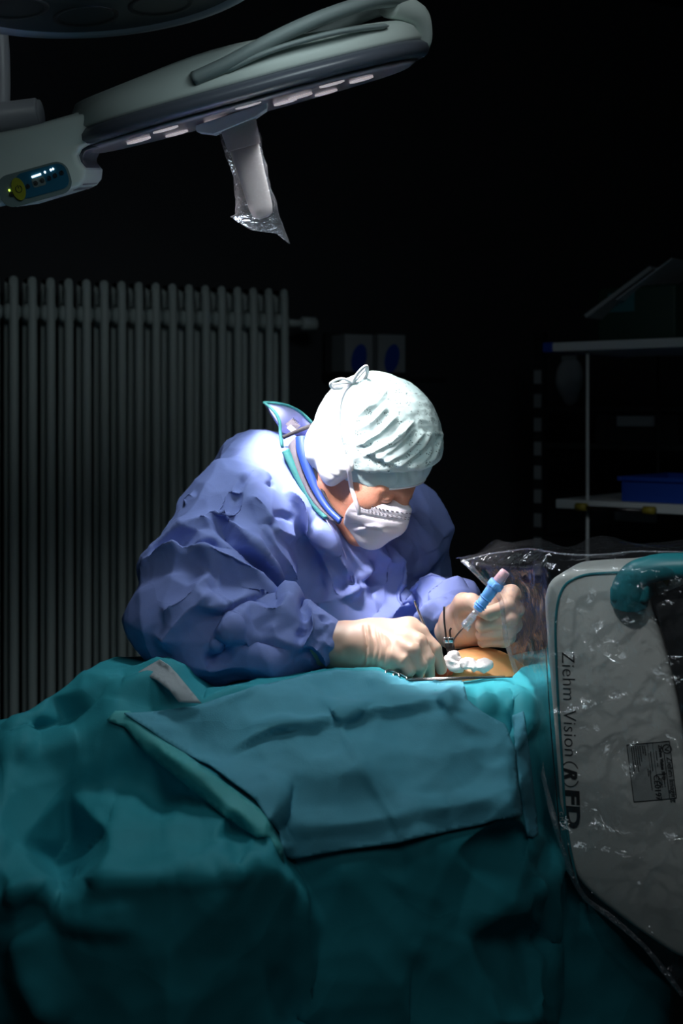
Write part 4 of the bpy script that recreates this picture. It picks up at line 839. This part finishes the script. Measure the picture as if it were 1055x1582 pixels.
# cap: gathered lace crown over a plain band
def capsdf(g):
    S = Sdf((-.13, -.16, -.13), (.13, .15, .15), .003); c = S.ell((0, -.012, .024), (.086 + g, .106 + g, .097 + g)); S.add(c, .001); return S
zpl = lambda P, o: (P[..., 2] - (.020 + (P[..., 1] - .09) * .72 - .26 * P[..., 0] + o)) / math.hypot(1, .74)
S = capsdf(.0); S.cut(-zpl(S.P, 0.0), .003); S.cut(zpl(S.P, .055), .003)
v, q = S.mesh(); v = relax(v, q, 1); band = toW(v)
band = sculpt(band, q, [([(548, 700), (560, 745), (600, 757)], .003, .008, .008), ([(600, 710), (612, 735), (606, 755)], .004, .010, .010), ([(650, 705), (650, 730), (655, 750)], .003, .008, .008), ([(625, 712), (635, 738), (640, 752)], -.003, .01, .01)])
band_o = obj('cap_band', (band, q), M['capband'], surg)
hem_l = []
for t in np.linspace(0, 2 * PI, 64, endpoint=False):
    x, y = .087 * math.cos(t), .107 * math.sin(t) - .012; z = .020 + (y - .09) * .72 - .26 * x
    k = math.sqrt(max(.02, 1 - ((z - .024) / .097) ** 2)); y2 = -.012 + .107 * math.sin(t) * k; z2 = .020 + (y2 - .09) * .72 - .26 * x * k; hem_l.append((x * k * .985, -.012 + (y2 + .012) * .985, z2))
obj('cap_hem', tube(toW(hem_l), .0018, 6, closed=True), M['white'], band_o)
S = capsdf(.006)
S.add(S.ell((0, -.012, .044), (.093, .100, .084)), .02)
S.cut(-zpl(S.P, .042), .004)
v, q = S.mesh(); v, q = subdiv(v, q); v = relax(v, q, 2); crown = toW(v)
cst = []
for (x0, y0), (x1, y1), a in (((545, 668), (600, 625), .004), ((548, 690), (615, 640), .005), ((560, 705), (640, 650), .006), ((575, 712), (640, 660), .004), ((590, 715), (655, 668), .005), ((612, 720), (665, 670), .005), ((630, 722), (668, 690), .004), ((540, 650), (580, 612), .004), ((645, 722), (680, 680), .004), ((660, 715), (685, 660), .003), ((560, 690), (572, 650), .003), ((552, 640), (600, 600), .003), ((600, 690), (630, 655), .003)):
    mx_, my_ = (x0 + x1) / 2 + 4, (y0 + y1) / 2 + 5; cst.append(([(x0, y0), (mx_, my_), (x1, y1)], a, .007, .010))
cst += [([(560, 690), (600, 712), (650, 722), (680, 700)], .004, .006, .010), ([(668, 610), (684, 640), (690, 690)], .005, .012, .012)]
crown = sculpt(crown, q, cst); N = vnormals(crown, q); crown += N * (noise3(crown, 55, 3) * .0016 + crumple(crown, 40, 6) * .0016)[:, None]
obj('cap_crown', (crown, q), M['cap'], surg)
bc = caster(crown, q)
# plain back panel of the cap, covering the nape
S = Sdf((-.13, -.19, -.17), (.13, .06, .11), .003)
S.add(S.ell((.0, -.016, .008), (.090, .098, .094)), .001); S.add(S.ell((.022, -.058, -.044), (.044, .040, .042)), .03); S.add(S.ell((.074, -.002, -.022), (.022, .032, .038)), .02); S.cut(-zpl(S.P, -.036), .006); S.cut(S.P[..., 1] - .022 - S.P[..., 2] * .25, .004)
v, q = S.mesh(); v = relax(v, q, 2); bp_ = toW(v); N = vnormals(bp_, q)
bp_ = sculpt(bp_, q, [([(500, 700), (520, 720), (545, 725)], .004, .008, .012), ([(490, 690), (515, 705), (535, 700)], .003, .008, .012), ([(505, 725), (530, 735), (550, 742)], .003, .006, .010)]); bp_ += N * (crumple(bp_, 28, 16) * .0016)[:, None]
obj('cap_back', (bp_, q), M['white'], surg)
bb = caster(bp_, q)
def onhead(px, py, off):
    best = None
    for b in (bc, bb, BH):
        h = hit(b, px, py)
        if h is not None and (best is None or h[0][1] < best[0][1]): best = h
    if best is None: return W(px, py, 2.12)
    return best[0] + best[1] * off
# mask: shell over nose, mouth and chin
S = Sdf((-.10, -.03, -.16), (.10, .15, .03), .0026)
S.add(S.ell((0, .034, -.045), (.067, .072, .080)), .01); S.add(S.cone((0, .098, -.020), (0, .104, -.050), .014, .020), .02); S.add(S.cone((0, .088, -.062), (0, .082, -.092), .030, .032), .02)
for s in (-1, 1): S.add(S.cone((s * .02, .085, -.055), (s * .060, .035, -.065), .022, .014), .02)
zt = -.013 - .35 * np.abs(S.P[..., 0]) * 1.0
S.cut(S.P[..., 2] - zt, .003) if False else None
S.v = np.maximum(S.v, S.P[..., 2] - zt); S.v = np.maximum(S.v, .052 - S.P[..., 1]); S.v = np.maximum(S.v, -.128 - S.P[..., 2])
v, q = S.mesh(); v = relax(v, q, 2); mk = toW(v)
mk = sculpt(mk, q, [([(540, 790), (580, 800), (630, 806)], -.0025, .004, .004), ([(535, 806), (575, 816), (620, 818)], -.0025, .004, .004), ([(545, 820), (580, 812), (600, 826)], .003, .006, .006), ([(560, 780), (600, 790), (636, 796)], .0015, .004, .003)])
mask_o = obj('mask', (mk, q), M['mask'], surg)
bmk = caster(mk, q); BH = caster(toW(hv), hq)
def onmask(px, py, off=.001):
    h = hit(bmk, px, py); return None if h is None else h[0] + h[1] * off
stitch = []
for pts, r in (([(558, 776), (590, 787), (636, 794)], .0006), ([(556, 781), (590, 793), (634, 800)], .0004), ([(556, 785), (590, 796), (633, 803)], .0004)):
    P = [onmask(*p[:2]) for p in smoothline([(a, b, 0) for a, b in pts], 14)]; P = [p for p in P if p is not None]
    for i in range(0, len(P) - 1, 2): stitch.append(tube([P[i], P[i + 1]], r, 5))
if stitch: obj('mask_seam', join(*stitch), M['thread'], mask_o)
st_pts = [(549, 806), (556, 790), (551, 772), (545, 752), (538, 725), (531, 700), (526, 670), (524, 640), (530, 612), (545, 592)]
obj('mask_strap', tube(smoothline([onhead(px, py, .004) for px, py in st_pts], 5), .0036, 8, flat=.6), M['mask'], mask_o)
kn = onhead(548, 592, .006)
def rel(px, py, dd=0): return W(px, py, kn[1] + dd)
obj('tie_bow', join(tube(smoothline([rel(545, 592), rel(528, 585, -.01), rel(511, 592, -.012), rel(516, 600, 0), rel(534, 597, .008), rel(548, 592, .004)], 6), .0032, 8, flat=.7), tube(smoothline([rel(545, 592), rel(552, 578, -.01), rel(565, 566, -.012), rel(567, 578, 0), rel(560, 588, .006), rel(548, 593, .004)], 6), .0032, 8, flat=.7), tube(smoothline([rel(546, 592), rel(556, 580), rel(566, 568)], 4), .0028, 8, flat=.7), tube(smoothline([rel(546, 592), rel(530, 592), rel(514, 594)], 4), .0028, 8, flat=.7)), M['white'], mask_o)

# ---- the gown
RES = .0065
lo = W(120, 1330, 1.80); hi = W(800, 600, 2.75)
S = Sdf((-.52, 1.74, .30), (.26, 2.72, 1.50), RES)
def C(a, b, ra, rb, k=.03): S.add(S.cone(W(*a), W(*b), ra, rb), k)
C((470, 745, 2.25), (412, 755, 2.32), .062, .088); C((412, 755, 2.32), (420, 860, 2.34), .095, .150, .05); C((420, 860, 2.34), (410, 1010, 2.38), .150, .185, .05); C((410, 1010, 2.38), (360, 1200, 2.42), .185, .175, .05)
C((445, 690, 2.26), (400, 735, 2.24), .035, .070, .03)
C((508, 852, 2.235), (520, 960, 2.27), .108, .135, .05); C((520, 960, 2.27), (470, 1200, 2.38), .135, .17, .05)
S.add(S.cone(W(360, 1200, 2.44), np.array([-.17, 2.46, .34]), .19, .22), .05)
C((560, 850, 2.30), (612, 818, 2.33), .10, .072, .05)              # to the far shoulder
C((412, 757, 2.20), (365, 820, 2.12), .083, .092, .05); C((365, 820, 2.12), (292, 960, 2.00), .094, .088, .03); C((320, 850, 2.08), (262, 880, 2.06), .07, .046, .02)  # near upper arm
C((292, 960, 2.00), (300, 1000, 1.985), .090, .078, .02); C((300, 1000, 1.985), (430, 995, 1.965), .076, .052, .02); C((430, 995, 1.965), (488, 988, 1.955), .050, .046, .02); C((488, 988, 1.955), (514, 994, 1.95), .044, .031, .01)
C((618, 815, 2.34), (640, 905, 2.34), .070, .064, .03); C((640, 905, 2.34), (645, 960, 2.32), .064, .060, .02); C((640, 960, 2.32), (690, 940, 2.18), .060, .056, .02); C((690, 940, 2.18), (708, 958, 2.085), .054, .036, .01)
C((438, 712, 2.165), (468, 770, 2.14), .022, .022, .03); C((468, 770, 2.14), (505, 822, 2.115), .022, .016, .04)
S.sub(S.cone(toW(np.array([0, -.04, -.06])), toW(nb), .058, .050), .008)
gv, gq = S.mesh(); gv = relax(gv, gq, 3); gv, gq = subdiv(gv, gq); gv = relax(gv, gq, 2)
zz = lambda *p: [(180 + x * .3412, 620 + y * .3412) for x, y in p]
gst = [
    (zz((120, 760), (300, 685), (460, 715), (560, 760), (650, 850), (690, 930)), .020, .035, .018),
    (zz((430, 500), (480, 575), (560, 680), (610, 760), (650, 850), (690, 930)), -.024, .014, .022),
    (zz((500, 530), (590, 640), (690, 800), (700, 870), (690, 950)), .020, .010, .030),
    (zz((670, 560), (690, 650), (740, 740), (785, 810), (765, 935)), .020, .020, .035),
    (zz((705, 880), (750, 860), (775, 850)), -.022, .02, .012),
    (zz((470, 560), (400, 540), (270, 620), (140, 740)), .012, .030, .015),
    (zz((460, 630), (400, 650), (290, 690)), -.010, .012, .02),
    (zz((465, 740), (463, 880), (500, 950), (510, 1000)), .003, .004, .004),
    (zz((350, 935), (420, 945), (500, 925), (620, 895), (660, 910)), .013, .010, .030),
    (zz((180, 960), (300, 890), (430, 790)), .010, .03, .02), (zz((200, 1150), (240, 1050), (330, 950), (430, 870)), .010, .025, .03),
    (zz((475, 1085), (540, 1010), (600, 955), (720, 975), (790, 930), (850, 930), (910, 965)), .015, .030, .014),
    (zz((480, 1060), (480, 1130), (400, 1175)), -.012, .014, .02), (zz((545, 1010), (480, 1060), (440, 1140)), .008, .010, .02),
    (zz((870, 960), (885, 1040), (830, 1140)), .010, .012, .012), (zz((850, 940), (860, 1020), (820, 1080)), -.010, .010, .010), (zz((930, 960), (960, 1010), (910, 1080)), -.009, .010, .010), (zz((970, 985), (930, 1075), (985, 1120)), .010, .012, .012), (zz((880, 1100), (930, 1150), (940, 1200)), .009, .012, .012), (zz((840, 1130), (890, 1150), (930, 1210)), -.008, .01, .01),
    (zz((700, 1010), (740, 1080), (830, 1110)), .008, .020, .02), (zz((560, 1090), (650, 1110), (800, 1120)), -.006, .012, .012), (zz((300, 1180), (420, 1210), (600, 1190), (800, 1180)), .008, .03, .03),
    (zz((760, 400), (830, 480), (860, 600)), .012, .012, .020), (zz((800, 420), (880, 560), (940, 720), (990, 870)), .012, .025, .020), (zz((690, 570), (760, 600), (800, 620)), .008, .012, .025), (zz((860, 600), (910, 750), (930, 900)), -.012, .025, .025),
    (zz((900, 540), (990, 680), (1060, 800)), .010, .020, .02), (zz((1000, 860), (1040, 830), (1080, 810)), -.010, .010, .02),
    (zz((540, 400), (520, 460), (500, 500)), -.008, .012, .012), (zz((640, 320), (600, 340), (540, 400)), -.006, .010, .010), (zz((430, 490), (480, 520), (540, 480)), .008, .010, .010), (zz((560, 350), (640, 330), (700, 380)), .006, .015, .012), (zz((470, 500), (500, 540), (480, 570)), .008, .008, .008), (zz((700, 520), (760, 515), (800, 540)), -.006, .008, .01), (zz((680, 350), (700, 385), (670, 370)), -.006, .008, .008),
    (zz((600, 420), (660, 480), (690, 560)), .008, .02, .02),
    # chest and the far sleeve
    ([(530, 815), (560, 830), (610, 880)], .012, .020, .020), ([(600, 840), (612, 880), (605, 935), (560, 985)], .018, .012, .030), ([(605, 945), (640, 920), (668, 900), (700, 888)], .016, .020, .012), ([(608, 930), (640, 902), (672, 882)], -.020, .014, .016), ([(640, 890), (665, 860), (690, 840)], .008, .03, .02),
    ([(545, 905), (575, 895), (600, 890)], -.010, .010, .014), ([(520, 930), (560, 900), (590, 870)], .008, .012, .02), ([(630, 790), (655, 830), (665, 870)], .010, .03, .03), ([(660, 930), (690, 905), (715, 905)], .010, .02, .02), ([(625, 1000), (650, 960), (690, 925)], .014, .014, .014), ([(640, 1000), (668, 975), (685, 950)], -.010, .012, .012), ([(560, 1000), (600, 965), (640, 940)], -.012, .02, .02), ([(480, 790), (520, 850), (545, 930)], .010, .02, .02), ([(570, 830), (585, 870), (580, 930)], -.010, .02, .02), ([(330, 700), (300, 760), (250, 810)], .008, .02, .02),
]
gst = [(a, b * 1.55, c, d) for a, b, c, d in gst]
gv = sculpt(gv, gq, gst); N = vnormals(gv, gq)
nw = np.clip((np.minimum(np.linalg.norm(gv - W(470, 745, 2.14), axis=1), np.linalg.norm(gv - W(515, 810, 2.10), axis=1)) - .045) / .10, 0, 1)
nw = nw * np.clip((np.minimum(np.linalg.norm(gv - W(512, 993, 1.95), axis=1), np.linalg.norm(gv - W(706, 956, 2.09), axis=1)) - .03) / .05, .12, 1)
gv += N * ((cells(gv, 8.2, 51, 0) * .036 + cells(gv * np.array([1.2, 1.2, .8]), 19, 57, 0) * .009 - .004) * nw)[:, None]; gv = relax(gv, gq, 1, .12)
BG = caster(gv, gq)
obj('gown', (gv, gq), M['gown'], surg)
def ong(px, py, off=.002, d=2.15):
    h = hit(BG, px, py); return W(px, py, d) if h is None else h[0] + h[1] * off
# standing collar at the back, its binding, the neck bands
D0 = 2.16
fl_a = [W(408, 622, 2.20), W(432, 624, 2.22), W(452, 630, 2.24), W(468, 640, 2.25), W(482, 654, 2.24)]
fl_b = [W(434, 662, 2.19), W(437, 668, 2.22), W(452, 672, 2.26), W(466, 672, 2.27), W(480, 676, 2.25)]
obj('back_collar', ribbon(fl_a, fl_b, .003, 6), M['gown_in'], surg, label='lavender standing back collar')
obj('collar_binding', join(tube(smoothline([*fl_a], 6), .0045, 8, flat=.6), tube(smoothline([W(408, 622, 2.195), W(424, 636, 2.18), W(432, 652, 2.175), W(433, 668, 2.17), W(436, 690, 2.15)], 6), .0035, 8, flat=.6)), M['trim'], surg, label='teal binding')
tag_o = obj('size_tag', prism([W(441, 655, 2.165), W(452, 646, 2.17), W(464, 658, 2.17), W(452, 668, 2.165)], np.array([0, .003, 0])), M['tape'], surg, smooth=False, label='mauve tag with print')
text('3407', W(450, 648, 2.162), 0.0068, M['ink'], tag_o, W(461, 657, 2.17) - W(450, 648, 2.17), np.array([.3, 0, 1]), name='tag_print')
obj('white_tab', prism([W(443, 661, 2.16), W(449, 656, 2.16), W(458, 664, 2.16), W(451, 668, 2.16)], np.array([0, .002, 0])), M['white'], surg, smooth=False)
obj('neck_cord', tube(smoothline([W(437, 676, 2.15), W(455, 668, 2.148), W(472, 661, 2.15), W(482, 657, 2.17)], 5), .0035, 8), M['collar_edge'], surg, label='dark neck cord')
rbA = [(436, 698), (447, 722), (460, 748), (474, 772), (488, 790), (500, 800)]; rbB = [(446, 694), (457, 718), (470, 744), (484, 766), (497, 784), (510, 800)]
pA = [ong(*p, .004) for p in rbA]; pB = [ong(*p, .004) for p in rbB]
def flatd(P, d0, d1): return [W(px, py, d0 + (d1 - d0) * i / (len(P) - 1)) for i, (px, py) in enumerate(P)]
obj('neck_ribbing', ribbon(flatd(rbA, 2.130, 2.085), flatd(rbB, 2.138, 2.09), .004, 10), M['trim'], surg, label='teal ribbed neckline')
cA = [(457, 676), (459, 700), (470, 732), (486, 765), (504, 790), (524, 809)]; cB = [(475, 674), (478, 700), (486, 732), (498, 762), (512, 784), (528, 800)]
obj('lead_collar', ribbon(flatd(cA, 2.142, 2.075), flatd(cB, 2.140, 2.075), .006, 10), M['collar'], surg, label='blue lead collar band')
tA = [(446, 690), (450, 712), (460, 735), (474, 762), (492, 786), (512, 803)]
obj('collar_tape', ribbon(flatd(tA, 2.146, 2.082), flatd(cA, 2.146, 2.080), .004, 10), M['tape'], surg, label='mauve grey mesh tape beside the blue collar')
obj('collar_edge', ribbon(flatd(cB, 2.137, 2.072), flatd([(484, 690), (489, 712), (494, 738), (503, 763), (515, 784), (530, 799)], 2.135, 2.072), .004, 10), M['collar_edge'], surg)
obj('front_seam', tube(smoothline([ong(px, py, .0008) for px, py in ((487, 772), (510, 815), (530, 850), (545, 900))], 6), .0009, 6), M['gown_in'], surg)
# legs under the gown
for s, x in (('r', -.21), ('l', -.05)):
    obj('trouser_leg', tube([(x, 2.46, .62), (x, 2.45, .40), (x, 2.46, .10)], [.085, .075, .065], 16), M['trouser'], surg)
    S = Sdf((x - .07, 2.22, -.01), (x + .07, 2.56, .14), .006); S.add(S.cone((x, 2.48, .05), (x, 2.30, .042), .045, .042), .01); S.add(S.cone((x, 2.48, .06), (x, 2.47, .10), .045, .05), .02); S.v = np.maximum(S.v, .002 - S.P[..., 2])
    v, q = S.mesh(); obj('clog', (v, q), M['shoe'], surg)

# ---- gloved hands
def hand(lo, hi, prims, res=.0019):
    P = [W(*a) for a, *_ in prims] + [W(*b) for _, b, *_ in prims]; P = np.array(P); S = Sdf(P.min(0) - .06, P.max(0) + .06, res)
    for a, b, ra, rb, k in prims: S.add(S.cone(W(*a), W(*b), ra, rb), k)
    v, q = S.mesh(); return relax(v, q, 1), q
R = [((490, 995, 1.955), (530, 998, 1.95), .034, .036, .01), ((530, 998, 1.95), (566, 1000, 1.945), .036, .035, .01),
     ((566, 998, 1.945), (628, 985, 1.945), .034, .026, .015), ((566, 1002, 1.945), (618, 1008, 1.91), .036, .026, .015), ((575, 990, 1.955), (632, 975, 1.955), .030, .020, .015), ((570, 1006, 1.935), (606, 1022, 1.905), .026, .018, .012),
     # index
     ((632, 974, 1.952), (648, 978, 1.945), .0185, .0135, .006), ((648, 978, 1.945), (672, 1004, 1.935), .0120, .0105, .004), ((672, 1004, 1.935), (682, 1034, 1.94), .0100, .0080, .004),
     # middle
     ((628, 986, 1.925), (646, 992, 1.912), .0180, .0130, .006), ((646, 992, 1.912), (660, 1018, 1.905), .0120, .0108, .0035), ((660, 1018, 1.905), (664, 1042, 1.92), .0105, .0085, .0035),
     # ring
     ((622, 1000, 1.905), (636, 1006, 1.893), .0170, .0125, .005), ((636, 1006, 1.893), (648, 1028, 1.893), .0118, .0105, .003), ((648, 1028, 1.893), (646, 1044, 1.91), .0102, .0085, .003),
     # little
     ((610, 1014, 1.893), (622, 1020, 1.885), .0145, .0110, .005), ((622, 1020, 1.885), (632, 1036, 1.885), .0100, .0092, .003), ((632, 1036, 1.885), (628, 1046, 1.90), .0090, .0078, .003),
     # thumb, behind
     ((578, 992, 1.965), (622, 992, 1.985), .024, .0155, .01), ((622, 992, 1.985), (656, 1008, 1.985), .0140, .0118, .004), ((656, 1008, 1.985), (680, 1032, 1.962), .0112, .0088, .004)]
v, q = hand(0, 0, R)
v = sculpt(v, q, [([(562, 965), (566, 1000), (560, 1034)], -.004, .004, .004), ([(572, 966), (578, 1000), (570, 1036)], -.0025, .004, .004), ([(580, 970), (586, 1000), (578, 1036)], -.0025, .004, .004), ([(566, 964), (571, 1000), (565, 1034)], .002, .003, .003), ([(590, 975), (596, 1000), (590, 1036)], -.0018, .005, .005), ([(600, 980), (606, 1000), (602, 1030)], .0015, .005, .005), ([(652, 985), (648, 990), (645, 998)], .001, .004, .004), ([(664, 992), (668, 1003), (668, 1010)], -.0012, .003, .003), ([(630, 1010), (615, 1030), (600, 1036)], .0015, .005, .005)])
N = vnormals(v, q); v += N * (noise3(v, 60, 71) * .0012)[:, None]
glv = obj('glove', (v, q), M['glove'], surg)
obj('glove_cuff', tube(smoothline([W(563, 1000, 1.9455) + np.array([.001 * math.cos(t), .036 * math.sin(t), .036 * math.cos(t)]) for t in np.linspace(0, 2 * PI, 30, endpoint=False)], 2, closed=True), .0012, 6, closed=True), M['glove'], glv)
Lh = [((700, 975, 2.10), (712, 966, 2.06), .030, .033, .01), ((712, 966, 2.06), (728, 958, 2.035), .033, .030, .015), ((728, 956, 2.04), (768, 940, 2.045), .032, .024, .015), ((728, 966, 2.035), (764, 972, 2.045), .030, .022, .015), ((730, 958, 2.05), (770, 955, 2.055), .028, .022, .015),
      # thumb across the front
      ((708, 950, 2.035), (716, 932, 2.005), .0200, .0165, .008), ((716, 932, 2.005), (728, 930, 1.985), .0155, .0140, .004), ((728, 930, 1.985), (741, 941, 1.972), .0138, .0110, .004),
      # index
      ((772, 925, 2.040), (790, 918, 2.010), .0180, .0150, .006), ((790, 918, 2.010), (783, 938, 1.980), .0140, .0125, .004), ((783, 938, 1.980), (752, 948, 1.966), .0120, .0098, .004),
      # middle
      ((776, 945, 2.040), (796, 942, 2.005), .0170, .0140, .006), ((796, 942, 2.005), (788, 956, 1.975), .0132, .0122, .003), ((788, 956, 1.975), (744, 966, 1.980), .0122, .0110, .003),
      # ring
      ((776, 962, 2.040), (794, 964, 2.005), .0160, .0130, .006), ((794, 964, 2.005), (786, 974, 1.982), .0125, .0118, .003), ((786, 974, 1.982), (744, 980, 1.992), .0116, .0104, .003),
      # little
      ((770, 978, 2.040), (786, 984, 2.010), .0140, .0115, .005), ((786, 984, 2.010), (779, 990, 1.992), .0108, .0102, .003), ((779, 990, 1.992), (746, 992, 2.002), .0102, .0092, .003)]
v, q = hand(0, 0, Lh); N = vnormals(v, q); v += N * (noise3(v, 60, 77) * .001)[:, None]
v = sculpt(v, q, [([(722, 938), (730, 945), (740, 950)], -.002, .004, .004), ([(735, 936), (738, 940), (741, 938)], -.001, .003, .003), ([(700, 945), (702, 965), (712, 985)], -.002, .004, .004), ([(708, 945), (710, 965), (720, 985)], .002, .004, .004)])
obj('glove', (v, q), M['glove'], surg)

# ------------------------------------------------------------------ instruments and the wound
def tag(o, label, cat, group=None):
    o['label'] = label; o['category'] = cat
    if group: o['group'] = group
    return o
f0 = W(641, 928, 1.965)
fo = thing('forceps', 'slim steel forceps held in the near gloved fist', 'forceps', W(688, 1040, 1.955))
obj('shank', tube(smoothline([W(640, 928, 1.968), W(644, 938, 1.968), W(652, 958, 1.965), W(668, 995, 1.962), W(684, 1036, 1.958)], 5), [.0028] * 3 + [.0034] * 10 + [.0022] * 8, 10, flat=.6), M['steel'], fo)
obj('tip', tube([W(684, 1036, 1.958), W(688, 1044, 1.957)], [.002, .0008], 8), M['steel'], fo)
sy = thing('syringe', 'blue handled syringe with clear hub and bent needle in the far gloved hand', 'syringe', W(697, 1006, 1.985))
s0, s1 = W(737, 942, 1.940), W(763, 907, 1.934); sd = (s1 - s0) / np.linalg.norm(s1 - s0)
obj('barrel', join(cyl(s0, s0 + sd * .020, .0075, 20, r2=.0085, bev=.001), cyl(s0 + sd * .020, s1, .0088, 20, r2=.0098, bev=.001)), M['syr'], sy)
obj('grip_ring', join(*[tube([s0 + sd * t + .0088 * (math.cos(a) * frame(sd)[0] + math.sin(a) * frame(sd)[1]) for a in np.linspace(0, 2 * PI, 20, endpoint=False)], .0010, 6, closed=True) for t in (.006, .010, .022)]), M['syr'], sy)
obj('wing_nut', join(cyl(s1 - sd * .002, s1 + sd * .010, .0125, 10, bev=.002), boxg(s1 + sd * .004, (.034, .006, .010), ax=np.array([frame(sd)[0], frame(sd)[1], sd]), bev=.002)), M['syr'], sy)
obj('end_cap', cyl(s1 + sd * .010, s1 + sd * .030, .0085, 20, r2=.0075, bev=.001), M['pink'], sy, label='pink end cap')
n0, n1 = W(736, 944, 1.942), W(720, 966, 1.955)
nd = (n1 - n0) / np.linalg.norm(n1 - n0)
obj('hub', join(cyl(n0, n0 + nd * .012, .0050, 14), cyl(n0 + nd * .010, n1 + nd * .004, .0066, 8, bev=.001), *[boxg(n1, (.016, .0018, .010), ax=np.array([frame(nd)[0] * math.cos(a) + frame(nd)[1] * math.sin(a), frame(nd)[1] * math.cos(a) - frame(nd)[0] * math.sin(a), nd])) for a in (0, PI / 2)]), M['clear'], sy)
obj('needle', tube(smoothline([n1, W(712, 974, 1.97), W(703, 985, 1.975), W(699, 997, 1.98), W(697, 1012, 1.985)], 6), .0013, 8), M['darksteel'], sy)
for i, (P, r, lab) in enumerate((([(688, 975, 1.99), (690, 992, 1.985), (696, 1016, 1.98)], .0036, 'dark retractor blade nearest the fist, standing in the wound'), ([(695, 978, 1.985), (697, 992, 1.982), (700, 1014, 1.978)], .0042, 'broader dark retractor blade standing in the middle of the wound'))):
    t = thing('retractor', lab, 'retractor', W(*P[-1]), 'retractor blades in the wound')
    obj('blade', boxg((W(*P[1]) + W(*P[2])) / 2, (r * 2, .0025, np.linalg.norm(W(*P[1]) - W(*P[2]))), ax=np.array([[1, 0, 0], [0, 1, 0], (W(*P[1]) - W(*P[2])) / np.linalg.norm(W(*P[1]) - W(*P[2]))]), bev=.0008), M['darksteel'], t)
    top = W(P[0][0] - (2 if i == 0 else -2), P[0][1] - (38 if i == 0 else 8), P[0][2])
    obj('stem', tube(smoothline([W(*P[1]), W(*P[0]), (W(*P[0]) + top) / 2 + np.array([-.001, 0, 0]), top], 4), .0016, 8), M['darksteel'], t)
    obj('clamp', boxg(W(P[1][0], P[1][1] - 3, P[1][2] - .002), (.010, .005, .009), bev=.001), M['steel'], t)
def blob(name, parts, seed, m, lab, cat, amp=.005, sc=95, res=.0018, group=None):
    P = np.array([W(*a) for a, _ in parts]); r = max(max(b) for _, b in parts); S = Sdf(P.min(0) - r - .012, P.max(0) + r + .012, res)
    for a, b in parts: S.add(S.ell(W(*a), b), .006)
    v, q = S.mesh(); N = vnormals(v, q); v = v + N * (crumple(v, sc, seed) * amp)[:, None]; v = relax(v, q, 1)
    return tag(obj(name, (v, q), m), lab, cat, group)
blob('gauze_swab', [((701, 1018, 1.965), (.009, .008, .010)), ((706, 1029, 1.96), (.012, .010, .007)), ((693, 1026, 1.962), (.006, .008, .010))], 3, M['gauze'], 'crumpled white gauze packed round the retractor blades', 'gauze', group='gauze at the wound')
blob('gauze_swab', [((733, 1030, 1.945), (.016, .010, .005)), ((748, 1028, 1.945), (.012, .010, .008)), ((722, 1024, 1.95), (.010, .008, .005))], 9, M['gauze'], 'flatter white gauze lying on the orange-stained skin toward the film', 'gauze', group='gauze at the wound')
blob('open_wound', [((676, 1034, 1.962), (.014, .012, .010)), ((690, 1036, 1.96), (.010, .010, .008))], 5, M['blood'], 'small wet red wound beneath the fingertips', 'wound', amp=.002)
sc_ = thing('scissors', 'dark slim scissors lying along the drape edge below the fist', 'scissors', W(640, 1050, 1.865))
obj('blade', tube([W(630, 1051, 1.857), W(700, 1049, 1.858), W(792, 1046, 1.862)], [.0022, .0024, .0010], 8, flat=.6), M['darksteel'], sc_)
obj('blade', tube([W(632, 1049, 1.862), W(700, 1047, 1.863), W(780, 1044.5, 1.866)], [.002, .0022, .0010], 8, flat=.6), M['steel'], sc_)
for dpx in (0, 12):
    c = W(618 - dpx, 1046 - dpx * .35, 1.866)
    obj('finger_loop', tube([c + np.array([.010 * math.cos(t), .006 * math.sin(t), .0035 * math.sin(t) - .003 * math.cos(t)]) for t in np.linspace(0, 2 * PI, 20, endpoint=False)], .0016, 6, closed=True), M['steel'], sc_)
